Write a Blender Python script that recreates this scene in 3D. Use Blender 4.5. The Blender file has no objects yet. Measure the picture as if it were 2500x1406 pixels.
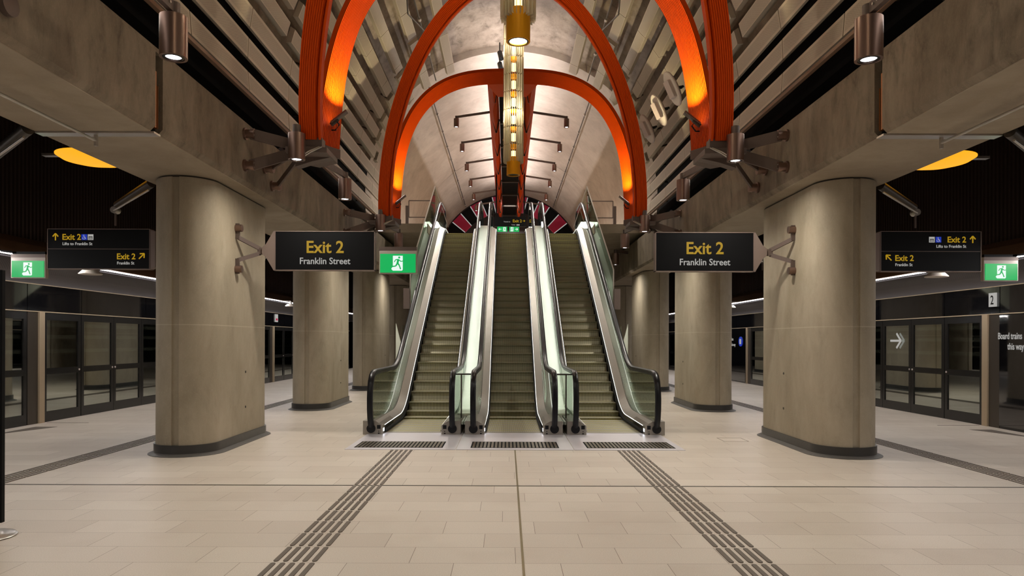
import bpy, math, random
from mathutils import Vector, Matrix
random.seed(7)
S = bpy.context.scene
C = S.collection
PI = math.pi
R = math.radians

# ------------------------------------------------------------------ materials
def srgb(r, g, b):
    f = lambda c: (c/255/12.92) if c/255 <= .04045 else ((c/255+.055)/1.055)**2.4
    return (f(r), f(g), f(b), 1)

def new_mat(name):
    m = bpy.data.materials.new(name); m.use_nodes = True
    nt = m.node_tree
    return m, nt, nt.nodes['Principled BSDF'], nt.nodes['Material Output']

def plain(name, col, rough=.5, metal=0, spec=.5, coat=0):
    m, nt, p, o = new_mat(name)
    p.inputs['Base Color'].default_value = col
    p.inputs['Roughness'].default_value = rough
    p.inputs['Metallic'].default_value = metal
    p.inputs['Specular IOR Level'].default_value = spec
    p.inputs['Coat Weight'].default_value = coat
    n = nt.nodes.new('ShaderNodeTexNoise'); n.inputs['Scale'].default_value = 9
    tc = nt.nodes.new('ShaderNodeTexCoord'); nt.links.new(tc.outputs['Object'], n.inputs['Vector'])
    mr = nt.nodes.new('ShaderNodeMapRange')
    mr.inputs['To Min'].default_value = max(0, rough-.04); mr.inputs['To Max'].default_value = min(1, rough+.05)
    nt.links.new(n.outputs['Fac'], mr.inputs['Value']); nt.links.new(mr.outputs['Result'], p.inputs['Roughness'])
    return m

def emit(name, col, strength):
    m, nt, p, o = new_mat(name)
    p.inputs['Base Color'].default_value = (0, 0, 0, 1)
    p.inputs['Emission Color'].default_value = col
    p.inputs['Emission Strength'].default_value = strength
    return m

def nd(nt, t, **kw):
    n = nt.nodes.new(t)
    for k, v in kw.items(): setattr(n, k, v)
    return n

def mth(nt, op, a, b=None, c=None):
    n = nt.nodes.new('ShaderNodeMath'); n.operation = op
    for i, v in enumerate((a, b, c)):
        if v is None: continue
        if isinstance(v, (int, float)): n.inputs[i].default_value = v
        else: nt.links.new(v, n.inputs[i])
    return n.outputs[0]

def mixc(nt, fac, a, b):
    n = nt.nodes.new('ShaderNodeMix'); n.data_type = 'RGBA'
    for i, v in ((0, fac), (6, a), (7, b)):
        if isinstance(v, (int, float)): n.inputs[i].default_value = v
        elif isinstance(v, tuple): n.inputs[i].default_value = v
        else: nt.links.new(v, n.inputs[i])
    return n.outputs[2]

def noise(nt, vec, scale, detail=5, rough=.6, dist=0):
    n = nt.nodes.new('ShaderNodeTexNoise')
    n.inputs['Scale'].default_value = scale; n.inputs['Detail'].default_value = detail
    n.inputs['Roughness'].default_value = rough; n.inputs['Distortion'].default_value = dist
    nt.links.new(vec, n.inputs['Vector']); return n.outputs['Fac']

def remap(nt, v, a, b, c=0, d=1):
    n = nt.nodes.new('ShaderNodeMapRange')
    nt.links.new(v, n.inputs['Value'])
    for k, x in zip(('From Min', 'From Max', 'To Min', 'To Max'), (a, b, c, d)): n.inputs[k].default_value = x
    return n.outputs['Result']

def bump(nt, p, h, strength, dist=.01):
    b = nt.nodes.new('ShaderNodeBump'); b.inputs['Strength'].default_value = strength
    b.inputs['Distance'].default_value = dist
    nt.links.new(h, b.inputs['Height']); nt.links.new(b.outputs['Normal'], p.inputs['Normal'])

def concrete(name, c1, c2, stain=.5, seam=None, stretch=(1, 1, .45), rough=.75, formwork=False):
    m, nt, p, o = new_mat(name)
    g = nd(nt, 'ShaderNodeNewGeometry')
    mp = nd(nt, 'ShaderNodeMapping'); mp.inputs['Scale'].default_value = stretch
    nt.links.new(g.outputs['Position'], mp.inputs['Vector'])
    v = mp.outputs['Vector']
    big = remap(nt, noise(nt, v, .9, 6, .62, .6), .32, .68)
    mid = remap(nt, noise(nt, v, 3.6, 7, .7, .3), .3, .7)
    fine = noise(nt, v, 90, 3, .7)
    col = mixc(nt, big, c1, c2)
    dark = tuple(x*.62 for x in c2[:3])+(1,)
    col = mixc(nt, mth(nt, 'MULTIPLY', mth(nt, 'POWER', mid, 2.2), stain), col, dark)
    lite = tuple(min(1, x*1.35) for x in c1[:3])+(1,)
    col = mixc(nt, mth(nt, 'MULTIPLY', remap(nt, fine, .55, .8), .35), col, lite)
    sep = nd(nt, 'ShaderNodeSeparateXYZ'); nt.links.new(g.outputs['Position'], sep.inputs[0])
    if seam is not None:
        d = mth(nt, 'ABSOLUTE', mth(nt, 'SUBTRACT', sep.outputs[2], seam))
        ln = mth(nt, 'LESS_THAN', d, .006)
        col = mixc(nt, mth(nt, 'MULTIPLY', ln, .45), col, lite)
    if formwork:
        # board marks running across, as left by the formwork
        dgn = mth(nt, 'ADD', mth(nt, 'MULTIPLY', sep.outputs[1], 1.0), mth(nt, 'MULTIPLY', sep.outputs[2], .55))
        fr = mth(nt, 'FRACT', mth(nt, 'MULTIPLY', dgn, 1.6))
        ln = mth(nt, 'LESS_THAN', fr, .02)
        col = mixc(nt, mth(nt, 'MULTIPLY', ln, .3), col, dark)
    nt.links.new(col, p.inputs['Base Color'])
    p.inputs['Roughness'].default_value = rough
    p.inputs['Specular IOR Level'].default_value = .35
    bump(nt, p, mid, .12, .01)
    return m

def floor_mat():
    m, nt, p, o = new_mat('granite_paving')
    g = nd(nt, 'ShaderNodeNewGeometry'); sep = nd(nt, 'ShaderNodeSeparateXYZ')
    nt.links.new(g.outputs['Position'], sep.inputs[0])
    x, y = sep.outputs[0], sep.outputs[1]
    P, W = .384, .768
    yr = mth(nt, 'DIVIDE', mth(nt, 'SUBTRACT', y, 5.007), P)
    row = mth(nt, 'FLOOR', yr)
    wn = nd(nt, 'ShaderNodeTexWhiteNoise', noise_dimensions='1D'); nt.links.new(row, wn.inputs['W'])
    sh = mth(nt, 'ADD', mth(nt, 'MULTIPLY', row, .37), mth(nt, 'MULTIPLY', wn.outputs['Value'], .12))
    xr = mth(nt, 'ADD', mth(nt, 'DIVIDE', x, W), sh)
    colm = mth(nt, 'FLOOR', xr)
    fy = mth(nt, 'FRACT', yr); fx = mth(nt, 'FRACT', xr)
    ly = mth(nt, 'LESS_THAN', mth(nt, 'ABSOLUTE', mth(nt, 'SUBTRACT', fy, .5)), .5-.0045)
    lx = mth(nt, 'LESS_THAN', mth(nt, 'ABSOLUTE', mth(nt, 'SUBTRACT', fx, .5)), .5-.0024)
    tile = mth(nt, 'MULTIPLY', lx, ly)
    cb = nd(nt, 'ShaderNodeCombineXYZ'); nt.links.new(row, cb.inputs[0]); nt.links.new(colm, cb.inputs[1])
    w2 = nd(nt, 'ShaderNodeTexWhiteNoise', noise_dimensions='3D'); nt.links.new(cb.outputs[0], w2.inputs['Vector'])
    base = mixc(nt, w2.outputs['Value'], srgb(200, 190, 178), srgb(188, 177, 165))
    sp = remap(nt, noise(nt, g.outputs['Position'], 140, 2, .8), .42, .62)
    base = mixc(nt, mth(nt, 'MULTIPLY', sp, .35), base, srgb(140, 126, 110))
    st = remap(nt, noise(nt, g.outputs['Position'], .9, 4, .6), .5, .75)
    base = mixc(nt, mth(nt, 'MULTIPLY', st, .22), base, srgb(140, 122, 105))
    col = mixc(nt, tile, srgb(96, 80, 66), base)
    nt.links.new(col, p.inputs['Base Color'])
    p.inputs['Roughness'].default_value = .42
    p.inputs['Specular IOR Level'].default_value = .4
    bump(nt, p, tile, .25, .003)
    return m

def perf_mat(name, c1, hole, halfw, halfl, pitch=.013, frame=.045):
    """perforated sheet: staggered holes inside a plain margin (object space)"""
    m, nt, p, o = new_mat(name)
    tc = nd(nt, 'ShaderNodeTexCoord'); sep = nd(nt, 'ShaderNodeSeparateXYZ')
    nt.links.new(tc.outputs['Object'], sep.inputs[0])
    x, y = sep.outputs[0], sep.outputs[1]
    yi = mth(nt, 'DIVIDE', y, pitch)
    odd = mth(nt, 'MULTIPLY', mth(nt, 'MODULO', mth(nt, 'ABSOLUTE', mth(nt, 'FLOOR', yi)), 2), .5)
    fx = mth(nt, 'SUBTRACT', mth(nt, 'FRACT', mth(nt, 'ADD', mth(nt, 'DIVIDE', x, pitch), odd)), .5)
    fy = mth(nt, 'SUBTRACT', mth(nt, 'FRACT', yi), .5)
    d = mth(nt, 'ADD', mth(nt, 'MULTIPLY', fx, fx), mth(nt, 'MULTIPLY', fy, fy))
    dot = mth(nt, 'LESS_THAN', d, .085)
    ins = mth(nt, 'MULTIPLY', mth(nt, 'LESS_THAN', mth(nt, 'ABSOLUTE', x), halfw-frame),
              mth(nt, 'LESS_THAN', mth(nt, 'ABSOLUTE', y), halfl-frame*.6))
    col = mixc(nt, mth(nt, 'MULTIPLY', dot, ins), c1, hole)
    nt.links.new(col, p.inputs['Base Color'])
    p.inputs['Roughness'].default_value = .5; p.inputs['Metallic'].default_value = .25
    return m

def step_mat():
    m, nt, p, o = new_mat('step_aluminium')
    tc = nd(nt, 'ShaderNodeTexCoord'); sep = nd(nt, 'ShaderNodeSeparateXYZ')
    nt.links.new(tc.outputs['Object'], sep.inputs[0])
    x, y, z = sep.outputs
    s = mth(nt, 'FRACT', mth(nt, 'DIVIDE', x, .0175))
    g = mth(nt, 'GREATER_THAN', s, .5)
    col = mixc(nt, g, srgb(96, 92, 76), srgb(188, 182, 156))
    edge = mth(nt, 'MULTIPLY', mth(nt, 'GREATER_THAN', y, .312), mth(nt, 'GREATER_THAN', z, -.004))
    col = mixc(nt, mth(nt, 'MULTIPLY', edge, .9), col, srgb(196, 184, 24))
    nt.links.new(col, p.inputs['Base Color'])
    p.inputs['Roughness'].default_value = .45; p.inputs['Metallic'].default_value = .35
    return m

def glass_mat(name, tint, refl=.12, rough=.02, frost=0):
    m, nt, p, o = new_mat(name)
    nt.nodes.remove(p)
    t = nd(nt, 'ShaderNodeBsdfTransparent'); t.inputs[0].default_value = tint
    gl = nd(nt, 'ShaderNodeBsdfGlossy'); gl.inputs['Roughness'].default_value = rough
    gl.inputs['Color'].default_value = (.9, .95, .9, 1)
    fr = nd(nt, 'ShaderNodeFresnel'); fr.inputs['IOR'].default_value = 1.5
    f = mth(nt, 'MINIMUM', mth(nt, 'ADD', mth(nt, 'MULTIPLY', fr.outputs[0], .9), refl), .9)
    mx = nd(nt, 'ShaderNodeMixShader')
    nt.links.new(f, mx.inputs[0]); nt.links.new(t.outputs[0], mx.inputs[1]); nt.links.new(gl.outputs[0], mx.inputs[2])
    out = mx.outputs[0]
    if frost:
        df = nd(nt, 'ShaderNodeBsdfTranslucent'); df.inputs[0].default_value = (.9, .85, .7, 1)
        d2 = nd(nt, 'ShaderNodeBsdfDiffuse'); d2.inputs[0].default_value = (.9, .85, .75, 1)
        m3 = nd(nt, 'ShaderNodeMixShader'); m3.inputs[0].default_value = .5
        nt.links.new(df.outputs[0], m3.inputs[1]); nt.links.new(d2.outputs[0], m3.inputs[2])
        m2 = nd(nt, 'ShaderNodeMixShader'); m2.inputs[0].default_value = frost
        nt.links.new(out, m2.inputs[1]); nt.links.new(m3.outputs[0], m2.inputs[2]); out = m2.outputs[0]
    nt.links.new(out, o.inputs[0])
    return m

M = {}
M['floor'] = floor_mat()
M['column'] = concrete('column_concrete', srgb(166, 154, 135), srgb(141, 129, 109), .45, seam=1.81)
M['beam'] = concrete('beam_concrete', srgb(148, 134, 116), srgb(104, 91, 75), 1.0)
M['soffit'] = concrete('soffit_concrete', srgb(160, 147, 128), srgb(140, 126, 108), .3)
M['vault'] = concrete('vault_concrete', srgb(178, 163, 148), srgb(128, 113, 98), 1.0, stretch=(.8, .55, .8))
M['vault2'] = concrete('smooth_vault_concrete', srgb(196, 184, 172), srgb(170, 156, 144), .35, stretch=(.8, .55, .8), formwork=True)
M['black'] = plain('black_void_lining', (.004, .004, .0045, 1), .8, spec=.1)
M['rib'] = plain('orange_enamel', srgb(196, 66, 0), .55, 0, .12)
M['bronze'] = plain('bronze_painted_steel', srgb(96, 82, 76), .5, .3)
M['lampsteel'] = plain('brushed_bronze_steel', srgb(140, 116, 106), .32, .9)
M['slatside'] = plain('slat_edge_steel', srgb(170, 156, 140), .45, .35)
M['lens'] = emit('lamp_lens', (.92, .95, 1, 1), 9)
M['steel'] = plain('brushed_steel', srgb(196, 190, 182), .3, .9)
M['darksteel'] = plain('dark_steel', srgb(92, 86, 80), .4, .7)
M['plate'] = plain('landing_plate_steel', srgb(206, 202, 208), .38, .55)
M['rubber'] = plain('black_rubber', (.006, .006, .008, 1), .3, 0, .25)
M['signblack'] = plain('sign_black', (.004, .004, .0045, 1), .45, 0, .12)
M['signframe'] = plain('sign_frame_grey', srgb(128, 112, 104), .45, .4)
M['yellow'] = emit('sign_yellow', srgb(214, 170, 14), .55)
M['white'] = emit('sign_white', srgb(225, 222, 216), .5)
M['blue'] = emit('sign_blue', srgb(30, 60, 190), .7)
M['pict'] = emit('pictogram_white', (.85, 1, .93, 1), .95)
M['green'] = emit('exit_green', (0.0, .5, .11, 1), .85)
M['exithouse'] = plain('exit_housing', srgb(176, 164, 156), .5)
M['skirting'] = plain('charcoal_tile', srgb(44, 43, 42), .32)
M['cove'] = plain('charcoal_cove', srgb(70, 66, 62), .5)
M['tactile'] = plain('dark_tactile_bar', srgb(88, 78, 68), .6)
M['deck'] = plain('brushed_deck_steel', srgb(150, 144, 136), .42, .6)
M['joint'] = plain('brass_joint', srgb(128, 116, 84), .35, .7)
M['copper'] = plain('joint_filler_copper', srgb(150, 92, 48), .4, .6)
M['screenglass'] = glass_mat('screen_door_glass', (.78, .78, .75, 1), .42, .008)
M['screenframe'] = plain('black_door_frame', (.012, .012, .012, 1), .18, 0, .5)
M['headerglass'] = plain('black_header_glass', (.006, .006, .007, 1), .04, 0, .9, .6)
M['fascia'] = perf_mat('perforated_fascia', srgb(96, 92, 94), srgb(60, 58, 60), 9, 99, .03)
M['beige'] = plain('beige_steel_post', srgb(186, 168, 142), .5, .3)
M['ribwall'] = plain('dark_ribbed_panel', srgb(40, 26, 19), .6, 0, .25)
M['reflector'] = plain('tan_reflector', srgb(120, 92, 70), .5, .3)
M['led'] = emit('led_line', (1, .97, 1, 1), 7)
M['trackwall'] = plain('tunnel_lining', srgb(96, 92, 86), .85)
M['tray'] = plain('cable_tray', srgb(200, 196, 186), .5)
M['escglass'] = glass_mat('balustrade_glass', (.95, .985, .96, 1), .04)
M['guardglass'] = glass_mat('guard_glass', (.92, .96, .92, 1), .07)
M['infill'] = plain('pale_infill_panel', srgb(226, 232, 220), .3, .1)
M['cladding'] = plain('pale_green_cladding', srgb(170, 176, 160), .4, .3)
M['skirtled'] = emit('skirt_line_light', (1, .98, .92, 1), 1.6)
M['step'] = step_mat()
M['brush'] = plain('black_brush', (.01, .01, .01, 1), .9)
M['ochre'] = plain('ochre_enamel', srgb(214, 146, 14), .5, 0, .2)
M['finglass'] = glass_mat('pendant_fin_glass', (.96, .92, .84, 1), .1, .06, .3)
M['warmlens'] = emit('pendant_core', (1, .74, .32, 1), 2.6)
M['lampwhite'] = plain('white_housing', srgb(206, 190, 184), .4)
M['speakerwhite'] = plain('white_speaker', srgb(225, 215, 205), .4)
M['glowdisc'] = emit('yellow_dish_glow', (1, .42, .012, 1), 1.1)
M['magenta'] = plain('magenta_panel', srgb(196, 16, 78), .45)
M['endwall'] = plain('end_wall_grey', srgb(92, 80, 78), .7)
M['step_edge'] = M['brush']
M['groove'] = plain('dark_groove', srgb(60, 54, 46), .8)
M['mat'] = plain('foot_grille', srgb(112, 104, 92), .35, .7)
M['hatch'] = plain('hatch_seam', srgb(120, 106, 92), .6)
M['redlight'] = emit('far_lamp_white', (1, 1, 1, 1), .7)
PW, PL = .158, 1.02
M['slat'] = perf_mat('perforated_slat', srgb(186, 174, 156), srgb(84, 75, 64), PW, PL)
M['slatplain'] = plain('plain_slat', srgb(160, 148, 134), .5, .25)

# ------------------------------------------------------------------ mesh builder
class MB:
    def __init__(s): s.v = []; s.f = []
    def add(s, vs, fs):
        o = len(s.v); s.v += [tuple(v) for v in vs]; s.f += [tuple(i+o for i in f) for f in fs]; return s
    def box(s, x0, x1, y0, y1, z0, z1, mtx=None):
        vs = [Vector((x, y, z)) for x in (x0, x1) for y in (y0, y1) for z in (z0, z1)]
        if mtx: vs = [mtx @ v for v in vs]
        return s.add(vs, [(0, 1, 3, 2), (4, 6, 7, 5), (0, 4, 5, 1), (2, 3, 7, 6), (0, 2, 6, 4), (1, 5, 7, 3)])
    def bar(s, a, b, w, h, up=(0, 0, 1)):
        a, b = Vector(a), Vector(b); d = (b-a).normalized(); up = Vector(up)
        r = d.cross(up)
        if r.length < 1e-4: r = d.cross(Vector((0, 1, 0)))
        r.normalize(); u = r.cross(d)
        vs = []
        for p in (a, b):
            for i, j in ((-1, -1), (1, -1), (1, 1), (-1, 1)): vs.append(p+r*i*w/2+u*j*h/2)
        return s.add(vs, [(3, 2, 1, 0), (4, 5, 6, 7), (0, 1, 5, 4), (1, 2, 6, 5), (2, 3, 7, 6), (3, 0, 4, 7)])
    def cyl(s, a, b, r, r2=None, n=24):
        a, b = Vector(a), Vector(b); r2 = r if r2 is None else r2
        d = (b-a).normalized(); t = Vector((0, 0, 1)) if abs(d.z) < .9 else Vector((1, 0, 0))
        u = d.cross(t).normalized(); w = d.cross(u)
        vs = []
        for p, q in ((a, r), (b, r2)):
            for i in range(n):
                an = 2*PI*i/n; vs.append(p+(u*math.cos(an)+w*math.sin(an))*q)
        fs = [(i, (i+1) % n, n+(i+1) % n, n+i) for i in range(n)]
        fs += [tuple(range(n-1, -1, -1)), tuple(range(n, 2*n))]
        return s.add(vs, fs)
    def lathe(s, prof, c=(0, 0, 0), n=32):
        c = Vector(c); vs = []; k = len(prof)
        for i in range(n):
            an = 2*PI*i/n
            for r, z in prof: vs.append(c+Vector((r*math.cos(an), r*math.sin(an), z)))
        fs = []
        for i in range(n):
            j = (i+1) % n
            for q in range(k-1): fs.append((i*k+q, j*k+q, j*k+q+1, i*k+q+1))
        return s.add(vs, fs)
    def prism(s, poly, axis, a, b):
        """poly in the two other axes, extruded along axis ('x','y','z')"""
        def mk(p, t):
            return {'x': (t, p[0], p[1]), 'y': (p[0], t, p[1]), 'z': (p[0], p[1], t)}[axis]
        n = len(poly)
        vs = [mk(p, a) for p in poly]+[mk(p, b) for p in poly]
        fs = [(i, (i+1) % n, n+(i+1) % n, n+i) for i in range(n)]
        fs += [tuple(range(n-1, -1, -1)), tuple(range(n, 2*n))]
        return s.add(vs, fs)
    def sweep(s, frames, prof, cap=True):
        """frames: list of (origin, u, v); prof: closed list of (a, b)"""
        n = len(prof); vs = []
        for o, u, v in frames:
            for a, b in prof: vs.append(o+u*a+v*b)
        fs = []
        for k in range(len(frames)-1):
            for i in range(n):
                j = (i+1) % n; fs.append((k*n+i, k*n+j, (k+1)*n+j, (k+1)*n+i))
        if cap: fs += [tuple(range(n-1, -1, -1)), tuple((len(frames)-1)*n+i for i in range(n))]
        return s.add(vs, fs)
    def tube(s, pts, r, n=10):
        pts = [Vector(p) for p in pts]; fr = []
        for i, p in enumerate(pts):
            d = (pts[min(i+1, len(pts)-1)]-pts[max(i-1, 0)]).normalized()
            t = Vector((0, 0, 1)) if abs(d.z) < .9 else Vector((1, 0, 0))
            u = d.cross(t).normalized(); fr.append((p, u, d.cross(u)))
        return s.sweep(fr, [(r*math.cos(2*PI*i/n), r*math.sin(2*PI*i/n)) for i in range(n)])
    def mesh(s, name, mat, smooth=False):
        me = bpy.data.meshes.new(name); me.from_pydata(s.v, [], s.f); me.validate()
        import bmesh
        bm = bmesh.new(); bm.from_mesh(me); bmesh.ops.recalc_face_normals(bm, faces=bm.faces); bm.to_mesh(me); bm.free()
        if mat: me.materials.append(mat)
        if smooth:
            me.polygons.foreach_set('use_smooth', [True]*len(me.polygons))
            try: me.set_sharp_from_angle(angle=R(35))
            except Exception: pass
        return me
    def build(s, name, mat, parent=None, smooth=False, label=None, bevel=0):
        o = bpy.data.objects.new(name, s.mesh(name, mat, smooth)); C.objects.link(o)
        if parent: o.parent = parent
        if label: o['label'] = label
        if bevel:
            b = o.modifiers.new('bevel', 'BEVEL'); b.width = bevel; b.segments = 2; b.limit_method = 'ANGLE'
        return o

def tag(o, label, cat, group=None):
    o['label'] = label; o['category'] = cat
    if group: o['group'] = group
    return o
def thing(name, label, cat, loc=(0, 0, 0), group=None):
    o = bpy.data.objects.new(name, None); C.objects.link(o); o.location = loc; o.empty_display_size = .1
    return tag(o, label, cat, group)
def struct(o):
    o['kind'] = 'structure'; return o
def part_at(mb, name, mat, parent, **kw):
    """geometry written in world coordinates, parented to a thing placed elsewhere"""
    o = mb.build(name, mat, parent, **kw)
    o.matrix_parent_inverse = Matrix.Translation(-Vector(parent.location))
    return o
def side(s): return 'left' if s < 0 else 'right'
ORD = ['first', 'second', 'third', 'fourth', 'fifth', 'sixth', 'seventh', 'eighth', 'ninth', 'tenth', 'eleventh', 'twelfth']

_fontcache = {}
def text(body, size, name, mat, parent, loc, rot=(PI/2, 0, 0), align='CENTER', sx=1.0, bold=.012):
    cu = bpy.data.curves.new('t', 'FONT'); cu.body = body; cu.size = size; cu.align_x = align
    cu.extrude = .0008; cu.offset = bold*size; cu.resolution_u = 3
    tmp = bpy.data.objects.new('t', cu); C.objects.link(tmp)
    dg = bpy.context.evaluated_depsgraph_get()
    me = bpy.data.meshes.new_from_object(tmp.evaluated_get(dg))
    C.objects.unlink(tmp); bpy.data.objects.remove(tmp); bpy.data.curves.remove(cu)
    me.materials.clear(); me.materials.append(mat)
    o = bpy.data.objects.new(name, me); C.objects.link(o)
    o.rotation_euler = rot; o.scale = (sx, 1, 1); o.location = loc
    if parent:
        o.parent = parent; o.matrix_parent_inverse = Matrix.Translation(-Vector(parent.location))
    return o

# ------------------------------------------------------------------ the setting
Y0, Y1 = -7.0, 40.0
mb = MB().box(-9.1, 9.1, Y0, Y1+6, -.3, 0); struct(mb.build('floor', M['floor']))
# tracks and tunnel lining outside the platform doors
for s in (-1, 1):
    mb = MB().box(min(s*9.2, s*12.6), max(s*9.2, s*12.6), Y0, Y1+6, -1.3, -1.15)
    o = struct(mb.build('trim_%d' % (1 if s < 0 else 2), M['black']))
    mb = MB().box(min(s*12.6, s*12.75), max(s*12.6, s*12.75), Y0, Y1+6, -1.3, 6)
    struct(mb.build('wall_'+('left_tunnel' if s < 0 else 'right_tunnel'), M['trackwall']))
    for i, z in enumerate((2.0, 1.67, 1.28)):
        t = MB().box(min(s*12.45, s*12.6), max(s*12.45, s*12.6), Y0, Y1+6, z-.05, z+.05).build('cable_tray', M['tray'])
        tag(t, 'pale cable tray on the tunnel lining behind the %s screen doors, %s one' % (side(s), ('top', 'middle', 'bottom')[i]), 'cable tray', 'cable trays behind the screen doors')

# vault over the near hall and the smoother vault beyond it
VC, VR = 6.1, 4.8
def vault(r, t, y0, y1, a0=-14, n=72, ny=2):
    mb = MB(); prof = []
    for i in range(n+1):
        a = R(a0+(180-2*a0)*i/n); prof.append((math.cos(a), math.sin(a)))
    poly = [(r*c, VC+r*sn) for c, sn in prof]+[((r+t)*c, VC+(r+t)*sn) for c, sn in reversed(prof)]
    m = len(prof)
    vs = [(p[0], y0, p[1]) for p in poly]+[(p[0], y1, p[1]) for p in poly]; N = len(poly)
    fs = []
    for i in range(m-1): fs.append((i, i+1, N+i+1, N+i)); fs.append((m+i, m+i+1, N+m+i+1, N+m+i))
    fs += [(i, i+1, 2*m-2-i, 2*m-1-i) for i in range(m-1)]+[(N+i, N+i+1, N+2*m-2-i, N+2*m-1-i) for i in range(m-1)]
    fs += [(0, 2*m-1, N+2*m-1, N), (m-1, m, N+m, N+m-1)]
    return mb.add(vs, fs)
struct(vault(4.8, .2, Y0, 21.9).build('ceiling', M['vault'], smooth=True))
struct(vault(4.6, .4, 21.9, 33.95).build('ceiling', M['vault2'], smooth=True))
struct(vault(4.6, .4, 34.0, 43.2).build('ceiling', M['vault2'], smooth=True))
struct(vault(4.63, .3, 33.95, 34.0).build('trim_3', M['groove'], smooth=True))
# wall at the far end of the hall (upper level) and behind the camera
mb = MB().box(-5.2, 5.2, 46.5, 46.7, 4, 11.5); struct(mb.build('wall_end', M['endwall']))
mb = MB().box(-12.7, 12.7, Y1+6, Y1+6.2, -1.3, 5.2); struct(mb.build('wall_back', M['black']))
mb = MB().box(-12.7, 12.7, Y0-.2, Y0, -1.3, 11.2); struct(mb.build('wall_front', M['endwall']))
# upper level slab beyond the escalators
mb = MB(); mb.box(-5.2, 5.2, 25.0, 46.5, 5.0, 5.28); mb.box(-5.2, -2.62, 21.9, 25.0, 5.0, 5.28); mb.box(2.62, 5.2, 21.9, 25.0, 5.0, 5.28)
struct(mb.build('trim_4', M['soffit']))
# beams, dark voids above them, platform ceilings
for s in (-1, 1):
    def bx(x0, x1, y0, y1, z0, z1): return (min(s*x0, s*x1), max(s*x0, s*x1), y0, y1, z0, z1)
    for (ya, yb, nm) in ((Y0, 7.57, 'near'), (7.73, Y1+6, 'far')):
        poly = [(s*3.95, 3.93), (s*4.0, 3.875), (s*5.27, 3.875), (s*5.27, 4.75), (s*3.95, 4.75)]
        o = MB().prism(poly, 'y', ya, yb).build('concrete_beam', M['beam'])
        tag(o, 'stained concrete edge beam on the %s columns, %s' % (side(s), 'section nearest the camera up to the joint' if nm == 'near' else 'long section running beyond the joint'), 'beam')
        o2 = MB().box(*bx(4.003, 5.267, ya, yb, 3.866, 3.874)).build('soffit', M['soffit'], o)
    j = thing('expansion_joint', 'dark vertical expansion joint with copper filler in the %s beam' % side(s), 'expansion joint', (s*4.5, 7.65, 3.87))
    part_at(MB().box(*bx(4.03, 5.2, 7.575, 7.725, 3.9, 4.72)), 'joint_core', M['black'], j)
    part_at(MB().box(*bx(3.985, 4.03, 7.62, 7.66, 3.93, 4.55)), 'copper_strip', M['copper'], j)
    part_at(MB().box(*bx(3.985, 4.03, 7.68, 7.70, 3.93, 4.4)), 'copper_strip', M['copper'], j)
    part_at(MB().box(*bx(3.97, 5.27, 7.58, 7.72, 3.85, 3.87)), 'cover_plate', M['steel'], j)
    # black sheet for the darkness of the opening above the beam, plus slat backing
    k = []
    k += [(s*4.3, 4.76), (s*4.72, 4.78), (s*4.74, 5.4)]
    for a in range(-8, 13, 4): k.append((s*4.62*math.cos(R(a)), VC+4.62*math.sin(R(a))))
    out = [(x*1.025, z+.0) for x, z in reversed(k)]
    struct(MB().prism(k+out, 'y', Y0, 24.5).build('trim_%d' % (5 if s < 0 else 6), M['black']))
    struct(MB().box(*bx(4.16, 4.22, Y0, 22, 5.42, 5.47)).build('trim_%d' % (7 if s < 0 else 8), M['reflector']))
    struct(MB().box(*bx(3.97, 4.03, Y0, 40, 4.75, 4.80)).build('trim_%d' % (9 if s < 0 else 10), M['beam']))
    struct(MB().box(*bx(5.0, 12.7, Y0, Y1+6, 5.5, 5.6)).build('ceiling', M['black']))
    struct(MB().box(*bx(5.0, 5.27, Y0, Y1+6, 4.75, 5.5)).build('trim_%d' % (11 if s < 0 else 12), M['black']))
    # ribbed dark wall above the doors
    mb = MB(); n = int((Y1+6-Y0)/.1); vs = []; fs = []
    for i in range(n):
        y = Y0+i*.1
        for dy, dx in ((0, .035), (.035, .035), (.05, 0), (.085, 0)):
            vs += [(s*(8.8+dx), y+dy, 3.42), (s*(8.8+dx), y+dy, 5.5)]
    q = len(vs)//2
    for i in range(q-1): fs.append((2*i, 2*i+1, 2*i+3, 2*i+2))
    mb.add(vs, fs); o = struct(mb.build('wall_'+side(s), M['ribwall']))
    md = o.modifiers.new('thick', 'SOLIDIFY'); md.thickness = .01
    # reflector, curved fascia
    k = [(s*8.5, 3.07), (s*8.56, 3.16), (s*8.66, 3.30), (s*8.80, 3.42)]
    k2 = [(x+s*.03, z-.03) for x, z in reversed(k)]
    struct(MB().prism(k+k2, 'y', Y0, Y1+6).build('trim_%d' % (13 if s < 0 else 14), M['reflector']))
    k = [(s*(9.04-.5*(1-math.cos(R(a)))), 2.66+.34*math.sin(R(a))) for a in range(0, 91, 10)]
    k2 = [(x+s*.03, z+.03) for x, z in reversed(k)]
    struct(MB().prism(k+k2, 'y', Y0, Y1+6).build('trim_%d' % (15 if s < 0 else 16), M['fascia'], smooth=True))
    o = MB().box(*bx(8.485, 8.515, Y0, Y1+6, 3.035, 3.06)).build('led_strip', M['led'])
    tag(o, 'thin white light line running above the %s platform screen doors' % side(s), 'light')

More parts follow.
